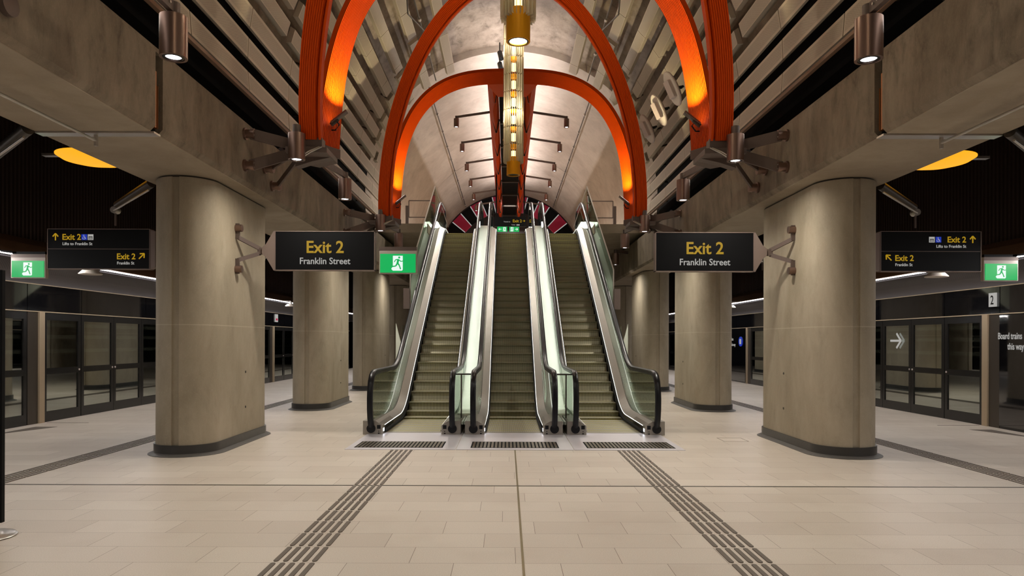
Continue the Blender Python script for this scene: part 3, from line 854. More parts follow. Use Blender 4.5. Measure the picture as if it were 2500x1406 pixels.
# ------------------------------------------------------------------ orange spines with lamps over the upper level
SY0, SY1 = 18.15, 40.5
for s in (-1, 1):
    t = thing('orange_spine', 'faceted orange spine running along the crown of the far vault, %s of the pair' % side(s), 'spine', (s*.55, SY0, 9), 'orange spines in the far vault')
    n = 8; L = 2.9
    outer = MB(); inner = MB()
    y = 19.6-2.9/2-1.2
    ys = []
    ya = SY0
    first = True
    k = 0
    while ya < SY1:
        yb = 20.2+2.9*k if k else 20.2
        if yb > SY1: yb = SY1
        # facet pair: outer side plate and inner plate meeting in a lower zigzag edge
        zlow = 8.55; zmid = 8.72
        ym = (ya+yb)/2
        za = 8.62 if k == 0 else 9.15
        O = [Vector((s*.72, ya, za)), Vector((s*.72, yb, 9.15))]
        I = [Vector((s*.40, ya, za)), Vector((s*.40, yb, 9.15))]
        if k == 0: zlow = 8.45
        Lw = [Vector((s*.50, ya, 8.42 if k == 0 else zlow)), Vector((s*.58, ym, zmid)), Vector((s*.50, yb, zlow))]
        mb = MB()
        vs = [O[0], O[1], Lw[0], Lw[1], Lw[2], I[0], I[1]]
        mb.add(vs, [(0, 1, 4, 3), (0, 3, 2), (5, 2, 3), (5, 3, 4, 6), (0, 5, 6, 1), (0, 2, 5), (1, 6, 4)])
        part_at(mb, 'facet_segment', M['rib'], t)
        mb = MB(); mb.bar((s*.40, yb, 8.95), (s*.5, yb, 8.5), .03, .05); mb.bar((s*.62, yb, 8.95), (s*.5, yb, 8.5), .03, .05)
        part_at(mb, 'node_clamp', M['darksteel'], t)
        ya = yb; k += 1
    for k in range(6):
        y = 22.5+2.9*k
        downlight(s*1.78, y, 8.50, 'small downlight on a cross arm of the %s orange spine, %s from the arch' % (side(s), ORD[k]), arm=(s*.70, y-.02, 8.98), r=.085, h=.27, light=(k < 5), energy=520, group='small downlights in the far vault')
# apex triangle under arch joining the spines
mb = MB(); mb.prism([(-.74, 18.1), (.74, 18.1), (.40, 19.3), (-.40, 19.3)], 'z', 8.36, 8.41)
tag(mb.build('apex_plate', M['rib']), 'tapering orange plate under the lowest arch where the two spines begin', 'plate')
# black service raceway between the spines
t = thing('service_raceway', 'black service tray between the two orange spines', 'raceway', (0, 19.4, 9.2))
part_at(MB().box(-.39, .39, 20.2, 43, 9.0, 9.14), 'tray', M['black'], t)
for k in range(7):
    y = 23.5+2.9*k
    part_at(MB().box(-.39, .39, y, y+.1, 8.93, 9.0), 'cross_bar', M['darksteel'], t)
for k, y in enumerate((25.5, 27.9)):
    q = thing('dish_light', 'small yellow dish light in the black tray between the spines, %s' % ('upper in the picture' if k == 0 else 'lower in the picture'), 'light', (0, y, 8.85), 'small yellow dishes')
    MB().lathe([(0, 0), (.1, .0), (.12, .06), (.3, .1), (.3, .12), (0, .18)], n=28).build('dish', M['ochre'], q, smooth=True)
    MB().cyl((0, 0, -.04), (0, 0, .01), .1).build('lens', M['lampwhite'], q)
    MB().cyl((0, 0, .17), (0, 0, .3), .03).build('stem', M['darksteel'], q)
for k, y in enumerate((31, 34, 37)):
    q = thing('spot_cluster', 'tiny cluster of white spots in the black tray, %s from the dishes' % ORD[k], 'light', (0, y, 9.05), 'tiny spot clusters')
    for x in (-.24, -.08, .08, .24):
        MB().cyl((x, 0, .0), (x, 0, .1), .03, n=12).build('spot', M['redlight'], q)

# conduits and ring details on the vault
for s in (-1, 1):
    for k, (a, r, y0, y1) in enumerate(((54, 4.52, 21.95, 42.5), (57, 4.35, 4, 21.8))):
        x, z = s*r*math.cos(R(a)), VC+r*math.sin(R(a))
        t = thing('conduit', 'thin conduit running along the %s side of the %s' % (side(s), ('far bright vault', 'near vault among the slats')[k]), 'conduit', (x, y0, z))
        part_at(MB().tube([(x, y0, z), (x, y1, z)], .022, 8), 'pipe', M['darksteel'], t, smooth=True)
        y = y0+1
        while y < y1: part_at(MB().cyl((x, y, z), (x, y+.12, z), .045, n=10), 'coupler', M['steel'], t); y += 2.1
    # braces of the catenary hanger near the slats
    t = thing('brace_rod', 'thin dark brace rod with plate among the upper %s slats' % side(s), 'brace rod', (s*2.3, 14, 9))
    a = (s*2.62, 13.0, 9.35); b = (s*2.35, 19.5, 9.5)
    part_at(MB().cyl((s*2.25, 14.2, 9.65), (s*2.45, 16.2, 9.2), .018, n=8), 'rod', M['darksteel'], t)
    part_at(MB().cyl((s*2.45, 16.2, 9.2), (s*2.1, 18.6, 9.6), .018, n=8), 'rod', M['darksteel'], t)
    part_at(MB().box(s*2.3-.12, s*2.3+.12, 14.1, 14.3, 9.66, 9.69), 'anchor_plate', M['lampwhite'], t)
# dark flood light at the joint ring
t = thing('vault_spotlight', 'small black twin spotlight on the vault crown left of the pendant', 'spotlight', (-.375, 21.6, 10.55))
MB().cyl((0, 0, 0), (.05, -.1, -.25), .08).build('head', M['screenframe'], t, smooth=True)
MB().cyl((0, 0, -.35), (.04, -.1, -.55), .08).build('head', M['screenframe'], t, smooth=True)
MB().cyl((0, 0, .3), (0, 0, -.5), .02).build('stem', M['screenframe'], t)

# white oval wall lights on right slats
for k, (x, y, z) in enumerate(((3.60, 15.8, 7.33), (3.62, 17.3, 7.34), (3.65, 18.9, 7.36))):
    t = thing('oval_antenna', 'white oval fixture with a raised block on the right slats, %s' % ('topmost and largest in view', 'middle of three', 'lowest of three in view')[k], 'fixture', (x, y, z), 'white oval fixtures')
    nrm = Vector((-.80, -.52, -.30)).normalized(); lon = Vector((-.42, 0, .80)); lon = (lon-nrm*lon.dot(nrm)).normalized()
    t.rotation_euler = Matrix((-nrm, lon.cross(-nrm), lon)).transposed().to_euler()
    poly = [(.14*math.cos(2*PI*i/36), .40*math.copysign(abs(math.sin(2*PI*i/36))**.85, math.sin(2*PI*i/36))) for i in range(36)]
    rim = [(p[0]*1.12, p[1]*1.05) for p in poly]
    def orient(mb, nm, mat, **kw): return mb.build(nm, mat, t, **kw)
    mb = MB(); mb.prism([(p[0], p[1]) for p in rim], 'x', 0, .05); orient(mb, 'rim', M['lampwhite'], bevel=.01)
    mb = MB(); mb.prism(poly, 'x', -.01, 0); orient(mb, 'face_plate', M['speakerwhite'])
    mb = MB(); mb.box(-.12, -.01, -.075, .075, -.22, .2); orient(mb, 'raised_block', M['lampwhite'], bevel=.015)
    mb = MB(); mb.prism([(p[0]*.7, p[1]*.8) for p in rim], 'x', .05, .12); orient(mb, 'back_box', M['bronze'])
    mb = MB(); mb.bar((.12, 0, .0), (.42, .02, .02), .04, .05); mb.cyl((.2, 0, 0), (.32, 0, 0), .04, n=12); orient(mb, 'bracket', M['rubber'])

# ------------------------------------------------------------------ hanging signs
def arrow(mb, c, ang, L, w, y, t=.002):
    """arrow in the XZ plane"""
    c = Vector((c[0], y, c[1])); d = Vector((math.cos(ang), 0, math.sin(ang))); n = Vector((-d.z, 0, d.x))
    mb.bar(c-d*L/2, c+d*L/2, w, t, up=(0, 1, 0))
    tip = c+d*L/2
    for q in (1, -1): mb.bar(tip+d*w*.3, tip-d*L*.42+n*q*L*.42, w, t, up=(0, 1, 0))
def sign_mount(t, s, xend, zc, yp, inner=True):
    # fan-shaped end cap and forked bracket onto the column
    h = .305; sg = -1 if xend < 0 else 1
    poly = [(xend, zc-h), (xend+s*.02, zc-h), (xend+s*.14, zc-.10), (xend+s*.2, zc-.05), (xend+s*.2, zc+.05), (xend+s*.14, zc+.10), (xend+s*.02, zc+h), (xend, zc+h)]
    part_at(MB().prism(poly, 'y', yp-.06, yp+.06), 'end_cap', M['signframe'], t)
Y_S = 10.84
for s in (-1, 1):
    # inner sign, Exit 2 / Franklin Street
    x0, x1 = (-3.72, -2.17) if s < 0 else (2.17, 3.70)
    zc = 2.985; zo = 0
    t = thing('hanging_sign', 'black sign reading Exit 2 Franklin Street, fixed to the near %s column' % side(s), 'sign', ((x0+x1)/2, Y_S, zc))
    part_at(MB().box(x0+.012, x1-.012, Y_S-.062, Y_S+.062, zc-.295, zc+.295), 'panel', M['signblack'], t)
    mb = MB()
    mb.box(x0, x1, Y_S-.068, Y_S+.068, zc+.295, zc+.305); mb.box(x0, x1, Y_S-.068, Y_S+.068, zc-.305, zc-.295)
    mb.box(x0, x0+.012, Y_S-.068, Y_S+.068, zc-.305, zc+.305); mb.box(x1-.012, x1, Y_S-.068, Y_S+.068, zc-.305, zc+.305)
    part_at(mb, 'frame', M['signframe'], t)
    sign_mount(t, s, x0 if s < 0 else x1, zc, Y_S)
    xm = (x0+x1)/2
    text('Exit 2', .262, 'lettering', M['yellow'], t, (xm, Y_S-.064, zc-.03), sx=.97, bold=.018)
    text('Franklin Street', .142, 'lettering', M['white'], t, (xm, Y_S-.064, zc-.205), sx=.93, bold=.012)
    mb = MB(); xa = (x0-.2) if s < 0 else (x1+.2)
    part_at(MB().box(min(xa, s*4.0), max(xa, s*4.0), Y_S-.03, Y_S+.03, zc-.05, zc+.05), 'bracket_hub', M['bronze'], t)
    for q in (1, -1):
        part_at(MB().bar((s*3.97, Y_S, zc+q*.035), (s*4.2, Y_S-.28, zc+q*.17), .03, .06), 'arm', M['bronze'], t)
        part_at(MB().bar((s*4.21, Y_S-.28, zc+q*.15), (s*4.21, Y_S-.28, zc+q*.38), .06, .03, up=(0, 1, 0)), 'arm_end', M['bronze'], t)
        mb = MB().cyl((s*4.24, Y_S-.28, zc+q*.31), (s*4.14, Y_S-.28, zc+q*.31), .055)
        part_at(mb, 'wall_pad', M['lampsteel'], t, smooth=True)
    # outer directional sign
    xo0, xo1 = (-7.15, -5.58) if s < 0 else (5.58, 7.12)
    t = thing('directional_sign', 'black two-row directional sign for Exit 2 and lifts beside the near %s column' % side(s), 'sign', ((xo0+xo1)/2, 10.7, zc))
    yp = 10.7; zc2 = 2.985
    part_at(MB().box(xo0+.01, xo1-.01, yp-.06, yp+.06, zc2-.30, zc2+.30), 'panel', M['signblack'], t)
    mb = MB(); mb.box(xo0, xo1, yp-.066, yp+.066, zc2+.30, zc2+.308); mb.box(xo0, xo1, yp-.066, yp+.066, zc2-.308, zc2-.30)
    mb.box(xo0, xo0+.01, yp-.066, yp+.066, zc2-.3, zc2+.3); mb.box(xo1-.01, xo1, yp-.066, yp+.066, zc2-.3, zc2+.3)
    mb.box(xo0+.01, xo1-.01, yp-.063, yp-.06, zc2-.003, zc2+.003)
    part_at(mb, 'frame', M['signframe'], t)
    xe = xo1 if s < 0 else xo0
    part_at(MB().prism([(xe, zc2-.3), (xe-s*.08, zc2-.27), (xe-s*.08, zc2+.27), (xe, zc2+.3)], 'y', yp-.06, yp+.06), 'end_cap', M['signframe'], t)
    part_at(MB().box(min(xe-s*.08, s*5.1), max(xe-s*.08, s*5.1), yp-.03, yp+.03, zc2-.05, zc2+.05), 'bracket_hub', M['bronze'], t)
    yt = yp-.0615
    if s < 0:
        mb = MB(); arrow(mb, (xo0+.125, zc2+.18), PI/2, .1, .018, yt); part_at(mb, 'up_arrow', M['yellow'], t)
        text('Exit 2', .125, 'lettering', M['yellow'], t, (xo0+.225, yt, zc2+.14), align='LEFT', bold=.018)
        text('Lifts to Franklin St', .062, 'lettering', M['white'], t, (xo0+.23, yt, zc2+.058), align='LEFT')
        bxx = xo0+.565
        text('Exit 2', .125, 'lettering', M['yellow'], t, (xo1-.22, yt, zc2-.155), align='RIGHT', bold=.018)
        text('Franklin St', .062, 'lettering', M['white'], t, (xo1-.24, yt, zc2-.235), align='RIGHT')
        mb = MB(); arrow(mb, (xo1-.13, zc2-.11), PI/4, .11, .018, yt); part_at(mb, 'slanting_arrow', M['yellow'], t)
        xi = (bxx, bxx+.097)
    else:
        mb = MB(); arrow(mb, (xo1-.13, zc2+.18), PI/2, .1, .018, yt); part_at(mb, 'up_arrow', M['yellow'], t)
        text('Exit 2', .125, 'lettering', M['yellow'], t, (xo1-.23, yt, zc2+.14), align='RIGHT', bold=.018)
        text('Lifts to Franklin St', .062, 'lettering', M['white'], t, (xo1-.23, yt, zc2+.058), align='RIGHT')
        text('Exit 2', .125, 'lettering', M['yellow'], t, (xo0+.22, yt, zc2-.145), align='LEFT', bold=.018)
        text('Franklin St', .062, 'lettering', M['white'], t, (xo0+.225, yt, zc2-.225), align='LEFT')
        mb = MB(); arrow(mb, (xo0+.13, zc2-.1), 3*PI/4, .11, .018, yt); part_at(mb, 'slanting_arrow', M['yellow'], t)
        xi = (xo1-.655, xo1-.755)
    zc3 = zc2+.18
    # wheelchair square
    part_at(MB().box(xi[0]-.043, xi[0]+.043, yt-.001, yt, zc3-.043, zc3+.043), 'access_square', M['blue'], t)
    mb = MB(); ring = []
    for i in range(14):
        a = R(-200+i*20); p = Vector((xi[0]-.004+.02*math.cos(a), yt-.002, zc3-.012+.02*math.sin(a))); ring.append(p)
    mb.tube(ring, .0028, 6); mb.cyl((xi[0]-.006, yt-.001, zc3+.03), (xi[0]-.006, yt-.003, zc3+.03), .006, n=10)
    mb.bar((xi[0]-.006, yt-.002, zc3+.024), (xi[0]-.002, yt-.002, zc3-.004), .002, .006, up=(1, 0, 0)); mb.bar((xi[0]-.002, yt-.002, zc3-.004), (xi[0]+.016, yt-.002, zc3-.006), .002, .006)
    mb.bar((xi[0]+.014, yt-.002, zc3-.006), (xi[0]+.024, yt-.002, zc3-.028), .006, .002, up=(0, 1, 0))
    part_at(mb, 'wheelchair_symbol', M['white'], t)
    part_at(MB().box(xi[1]-.043, xi[1]+.043, yt-.001, yt, zc3-.043, zc3+.043), 'lift_square', M['white'], t)
    mb = MB(); mb.box(xi[1]-.03, xi[1]+.03, yt-.002, yt-.001, zc3-.034, zc3+.012)
    part_at(mb, 'lift_symbol', M['signblack'], t)
    mb = MB()
    for q in (-.017, 0, .017):
        mb.box(xi[1]+q-.005, xi[1]+q+.005, yt-.003, yt-.002, zc3-.03, zc3-.008); mb.cyl((xi[1]+q, yt-.002, zc3-.001), (xi[1]+q, yt-.003, zc3-.001), .005, n=8)
    part_at(mb, 'lift_people', M['white'], t)

def man(mb, cx, cz, h, y, flip=1):
    """running figure inside a sign, drawn from limbs"""
    def P(a, b): return (cx+flip*a*h, y, cz+b*h)
    w = .085*h
    mb.cyl(P(.10, .40), (P(.10, .40)[0], y-.001, P(.1, .4)[2]), .075*h, n=16)
    segs = [((.04, .28), (-.02, .0), 1.7), ((.04, .27), (.22, .12), .8), ((.22, .12), (.38, .16), .7), ((.02, .27), (-.16, .24), .8), ((-.16, .24), (-.24, .08), .7),
            ((-.02, .02), (.1, -.14), 1.2), ((.1, -.14), (.2, -.42), 1.0), ((-.02, .02), (-.14, -.2), 1.2), ((-.14, -.2), (-.42, -.24), 1.0)]
    for a, b, k in segs: mb.bar(P(*a), P(*b), w*k, .0015, up=(0, 1, 0))
def exit_sign(x, y, z, w, h, label, group, mode='plain', body=True, cat='exit sign'):
    t = thing('exit_sign', label, cat, (x, y, z), group)
    if body:
        MB().box(-w/2-.02, w/2+.02, -.02, .06, -h/2-.015, h/2+.11).build('housing', M['exithouse'], t, bevel=.005)
        MB().box(-w/2-.018, w/2+.018, -.024, -.02, h/2+.055, h/2+.11).build('top_band', M['bronze'], t)
    MB().box(-w/2, w/2, -.03, -.02, -h/2, h/2).build('lit_face', M['green'], t)
    if mode == 'plain': dx = 0; fl = 1
    else: dx = (w*.22 if mode == 'left' else -w*.22); fl = 1 if mode == 'right' else -1
    dh = h*.8
    mb = MB(); mb.prism([(dx-dh*.33*fl*-1-dh*.0, -dh*.44)]+[(dx+dh*.33*fl, dh*.5), (dx-dh*.33*fl, dh*.5), (dx-dh*.33*fl, -dh*.22), (dx-dh*.44*fl, -dh*.38), (dx-dh*.33*fl, -dh*.5), (dx+dh*.27*fl, -dh*.5)], 'y', -.032, -.03)
    mb.build('doorway_symbol', M['pict'], t)
    mb = MB(); man(mb, dx, 0, dh*.95, -.0335, fl); mb.build('running_figure', M['green'], t)
    if mode != 'plain':
        mb = MB(); arrow(mb, (-dx, 0), PI if mode == 'left' else 0, h*.5, h*.1, -.032); mb.build('arrow', M['pict'], t)
    return t
exit_sign(-1.82, Y_S, 2.80, .55, .29, 'green running-man exit box fixed to the end of the left Exit 2 sign', None)
exit_sign(-8.02, 11.5, 2.76, .53, .27, 'green running-man exit sign at the far left picture edge above the screen doors', 'outer green exit signs')
exit_sign(8.02, 11.5, 2.76, .53, .27, 'green running-man exit sign at the far right picture edge above the screen doors', 'outer green exit signs')
for s in (-1, 1):
    t = thing('sign_hanger', 'short dark hanger plate holding the outer exit sign on the %s' % side(s), 'hanger', (s*8.02, 11.52, 2.99))
    MB().box(-.27, .27, -.03, .03, .02, .06).build('plate', M['signblack'], t)
    MB().bar((s*.2, 0, .04), (s*.52, 0, .08), .06, .03).build('arm', M['signblack'], t)

# far sign over the middle escalator head
t = thing('overhead_sign', 'wide black overhead sign reading Exit 2 at the head of the middle escalator', 'sign', (0, 30, 6.7))
part_at(MB().box(-.70, .68, 29.96, 30.04, 6.52, 6.93), 'panel', M['signblack'], t)
text('Exit 2', .17, 'lettering', M['yellow'], t, (.30, 29.95, 6.70), bold=.02)
text('Transit to', .07, 'lettering', M['white'], t, (-.0, 29.95, 6.70), align='RIGHT')
text('Toilets', .06, 'lettering', M['white'], t, (.22, 29.95, 6.57), align='RIGHT')
mb = MB(); arrow(mb, (.58, 6.76), 0, .1, .018, 29.95); part_at(mb, 'right_arrow', M['yellow'], t)
mb = MB(); mb.box(.27, .33, 29.949, 29.951, 6.56, 6.61); mb.box(.34, .40, 29.949, 29.951, 6.56, 6.61); part_at(mb, 'white_squares', M['white'], t)
for x in (-.6, .6): part_at(MB().box(x-.03, x+.03, 29.97, 30.03, 6.93, 9.1), 'hanger', M['signblack'], t)
exit_sign(-.34, 29.8, 6.37, .42, .22, 'green left-arrow exit sign under the overhead sign at the escalator head', 'small exit signs at the escalator head', 'left', body=False)
exit_sign(.17, 29.8, 6.37, .42, .22, 'green right-arrow exit sign under the overhead sign at the escalator head', 'small exit signs at the escalator head', 'right', body=False)
for x in (-.34, .17):
    pass

# far ring of magenta panels
ring_t = thing('panel_ring', 'arched ring of magenta and black panels at the far end of the vault', 'panel ring', (0, 43.3, VC))
n = 15
for k in range(n):
    a0 = R(20+140*k/n); a1 = R(20+140*(k+1)/n)-R(.8)
    mag = (k % 2 == 0)
    ri, ro = 3.55, 4.55
    poly = [(ro*math.cos(a0), VC+ro*math.sin(a0)), (ro*math.cos(a1), VC+ro*math.sin(a1)), (ri*math.cos(a1), VC+ri*math.sin(a1)), (ri*math.cos(a0), VC+ri*math.sin(a0))]
    o = MB().prism(poly, 'y', 43.3, 43.5).build('magenta_panel' if mag else 'black_panel', M['magenta'] if mag else M['signblack'])
    o.parent = ring_t; o.matrix_parent_inverse = Matrix.Translation(-Vector(ring_t.location))
    am = a1+R(.4); 
    e = MB().bar((ri*math.cos(am), 43.32, VC+ri*math.sin(am)), (ro*math.cos(am), 43.32, VC+ro*math.sin(am)), .05, .05, up=(0, 1, 0)).build('edge_strip', M['white'], o)

# ------------------------------------------------------------------ escalators
G = .5774
def clampbase(y, ya=14.365, yb=23.54, r=.55):
    def soft(t):   # integral of ramp from 0 to 1 over [-r, r]
        if t <= -r: return 0
        if t >= r: return t
        return (t+r)**2/(4*r)
    return G*(soft(y-ya)-soft(y-yb))
ys = [12.05]+[12.6, 13.2, 13.6]+[13.8+.1*i for i in range(12)]+[15.2+.8*i for i in range(10)]+[22.9+.1*i for i in range(13)]+[24.6, 25.2, 25.8]
def strip(mb, prof, f=clampbase, yy=None):
    fr = [(Vector((0, y, f(y))), Vector((1, 0, 0)), Vector((0, 0, 1))) for y in (yy or ys)]
    mb.sweep(fr, prof); return mb
RUN = .3505
# step
mb = MB(); prof = [(0, 0), (.345, 0), (.345, -.2)]
rz = [(.0, -.0), (.012, -.02), (.022, -.08), (.02, -.14), (.0, -.2)]
poly = [(0.0, 0.0), (.345, 0), (.345, -.015), (.05, -.02), (.065, -.08), (.055, -.15), (.022, -.203), (.0, -.203), (.032, -.17), (.047, -.10), (.036, -.045), (.01, -.02)]
step_mesh = MB().prism(poly, 'x', -.475, .475).mesh('step', M['step'])
hand_path = [(11.87, .10), (11.79, .17), (11.73, .30), (11.70, .46), (11.695, .62), (11.72, .78), (11.78, .91), (11.87, 1.0), (11.98, 1.05), (12.12, 1.07)]
hb = lambda y: 1.07+clampbase(y-.2)
hand_path += [(y, hb(y)) for y in [12.6, 13.2, 13.8]+[14.0+.1*i for i in range(12)]+[15.4+.8*i for i in range(10)]+[23.1+.1*i for i in range(13)]+[24.8, 25.3]]
hand_path += [(25.55, 6.3), (25.7, 6.1), (25.72, 5.85), (25.6, 5.6), (25.4, 5.5)]
def frames2d(path):
    fr = []
    for i, (y, z) in enumerate(path):
        a = path[max(0, i-1)]; b = path[min(len(path)-1, i+1)]
        d = Vector((0, b[0]-a[0], b[1]-a[1])).normalized(); nrm = Vector((0, -d.z, d.y))
        fr.append((Vector((0, y, z)), Vector((1, 0, 0)), nrm))
    return fr
hr_prof = [(.048*math.cos(2*PI*i/16)*(1.0), .03*math.copysign(abs(math.sin(2*PI*i/16))**.7, math.sin(2*PI*i/16))) for i in range(16)]
hand_mesh = MB().sweep(frames2d(hand_path), hr_prof).mesh('handrail', M['rubber'], True)
rail_mesh = MB().sweep(frames2d([(y+(.0), z-.0) for y, z in hand_path]), [(-.03, -.055), (.03, -.055), (.03, -.02), (-.03, -.02)]).mesh('handrail_guide', M['rubber'])
# glass polygon as strips between deck line and handrail
gp = MB(); vs = []
hp = [(y, z) for y, z in hand_path if z > .0]
def hz(y):
    for (a, b) in zip(hand_path[4:], hand_path[5:]):
        if a[0] <= y <= b[0]: return a[1]+(b[1]-a[1])*(y-a[0])/(b[0]-a[0])
    return 1
yy = [11.74, 11.78, 11.83, 11.9, 12.0, 12.12]+ys[1:]
yy = [y for y in yy if y <= 25.3]
top = []; bot = []
for y in yy:
    zt = hz(y)-.04
    if y < 12.0:
        # newel front: lower half mirrored about .6
        zb = max(.22, 1.17-zt)
    else: zb = clampbase(y)+.2
    top.append((y, zt)); bot.append((y, zb))
n = len(yy)
vs = []; fs = []
for x in (-.006, .006):
    for y, z in top: vs.append((x, y, z))
    for y, z in bot: vs.append((x, y, z))
for q in (0, 2*n):
    for i in range(n-1): fs.append((q+i, q+i+1, q+n+i+1, q+n+i))
for i in range(n-1): fs.append((i, i+1, 2*n+i+1, 2*n+i)); fs.append((n+i, n+i+1, 3*n+i+1, 3*n+i))
glass_mesh = MB().add(vs, fs).mesh('balustrade_glass', M['escglass'])
def shifted(prof, s): return [(s*x, z) for x, z in prof]
def link(name, me, par, loc=(0, 0, 0)):
    o = bpy.data.objects.new(name, me); C.objects.link(o); o.parent = par; o.location = loc; return o
deckm = {}
for s in (-1, 1):
    deckm[s] = dict(
        skirt=strip(MB(), shifted([(.50, -.35), (.515, -.35), (.515, .14), (.50, .14)], s)).mesh('skirt_panel', M['darksteel']),
        brush=strip(MB(), shifted([(.47, .03), (.50, .02), (.50, .07), (.47, .05)], s)).mesh('safety_brush', M['brush']),
        deck=strip(MB(), shifted([(.50, .14), (.515, .12), (.655, .20), (.655, .225), (.515, .155)], s)).mesh('inner_deck', M['deck']),
        line=strip(MB(), shifted([(.496, .138), (.504, .138), (.504, .150), (.496, .150)], s)).mesh('skirt_line', M['skirtled']),
        outer=strip(MB(), shifted([(.672, .15), (.86, .15), (.86, .20), (.672, .20)], s)).mesh('outer_deck', M['infill']))
for e, xc in enumerate((-1.735, 0, 1.735)):
    nm = ('left', 'middle', 'right')[e]
    t = thing('escalator', '%s escalator of the three, rising to the upper level, ribbed grey steps' % nm, 'escalator', (xc, 12.04, 0), 'three escalators side by side')
    def L(name, me, x=0): 
        return link(name, me, t, (x, -12.04, 0))
    for i in range(-8, 27):
        y = 14.85+RUN*i; z = clampbase(y)
        if y < 12.0: continue
        o = link('step', step_mesh, t, (0, y-12.04, z+.006))
    for s in (-1, 1):
        m = deckm[s]
        L('skirt_panel', m['skirt']); L('safety_brush', m['brush']); L('inner_deck', m['deck']); L('skirt_line', m['line']); L('outer_deck', m['outer'])
        g = L('balustrade', glass_mesh, s*.664)
        L('handrail', hand_mesh, s*.69); 
        q = L('handrail_guide', rail_mesh, s*.675)
        # newel box
        poly = [(s*.50, 0), (s*.50, .15), (s*.56, .20), (s*.62, .235), (s*.83, .235), (s*.83, 0)]
        b = MB().prism(poly, 'y', -.21, .95).build('newel_box', M['deck'], t)
        MB().prism([(s*.50, 0), (s*.50, .15), (s*.514, .158), (s*.514, 0)], 'y', -.214, -.21).build('edge_trim', M['steel'], b)
        MB().cyl((s*.69, -.2, .105), (s*.69, -.235, .105), .075, n=20).build('handrail_inlet', M['rubber'], b, smooth=True)
        mb = MB(); mb.box(min(s*.53, s*.59), max(s*.53, s*.59), -.214, -.21, .10, .165); mb.cyl((s*.56, -.21, .06), (s*.56, -.215, .06), .009, n=10); mb.box(min(s*.545, s*.575), max(s*.545, s*.575), -.213, -.21, .015, .035)
        mb.build('control_buttons', M['rubber'], b)
        MB().box(min(s*.497, s*.50), max(s*.497, s*.50), -.12, -.04, .05, .10).build('skirt_lamp', M['lens'], b)
        if (e == 0 and s < 0) or (e == 2 and s > 0):
            # outer cladding of the truss
            yy2 = [12.2]+ys[1:]
            vs = []; fs = []
            for x in (.84, .87):
                for y in yy2: vs += [(s*x, y-12.04, 0.0 if y < 19 else clampbase(y)-1.6), (s*x, y-12.04, clampbase(y)+.16)]
            k = len(yy2)
            for q2 in (0, 2*k):
                for i in range(k-1): fs.append((q2+2*i, q2+2*i+1, q2+2*i+3, q2+2*i+2))
            for i in range(k-1): fs.append((2*i+1, 2*i+3, 2*k+2*i+3, 2*k+2*i+1))
            MB().add(vs, fs).build('outer_cladding', M['cladding'], t)
    # underside of truss
    strip_m = strip(MB(), [(-.8, -.9), (.8, -.9), (.8, -.5), (-.8, -.5)], yy=[y for y in ys if y > 15.9]).mesh('truss', M['darksteel'])
    L('truss', strip_m)
    # landing plate
    p = MB().box(-.862 if e else -.76, .862 if e != 2 else .76, 10.19-12.04, .02, -.01, .008).build('landing_plate', M['plate'], t)
    q = p
    mb = MB()
    for i in range(23):
        x = -.62+1.24*i/22; mb.box(x-.017, x+.017, 10.37-12.04, 10.96-12.04, .008, .011)
    o = mb.build('foot_grille', M['mat'], p)
    MB().box(-.66, .66, 10.35-12.04, 10.98-12.04, .007, .0095).build('grille_tray', M['black'], p)
    MB().box(-.475, .475, .0, .05, .003, .014).build('comb', M['ochre'] if False else M['steel'], p)
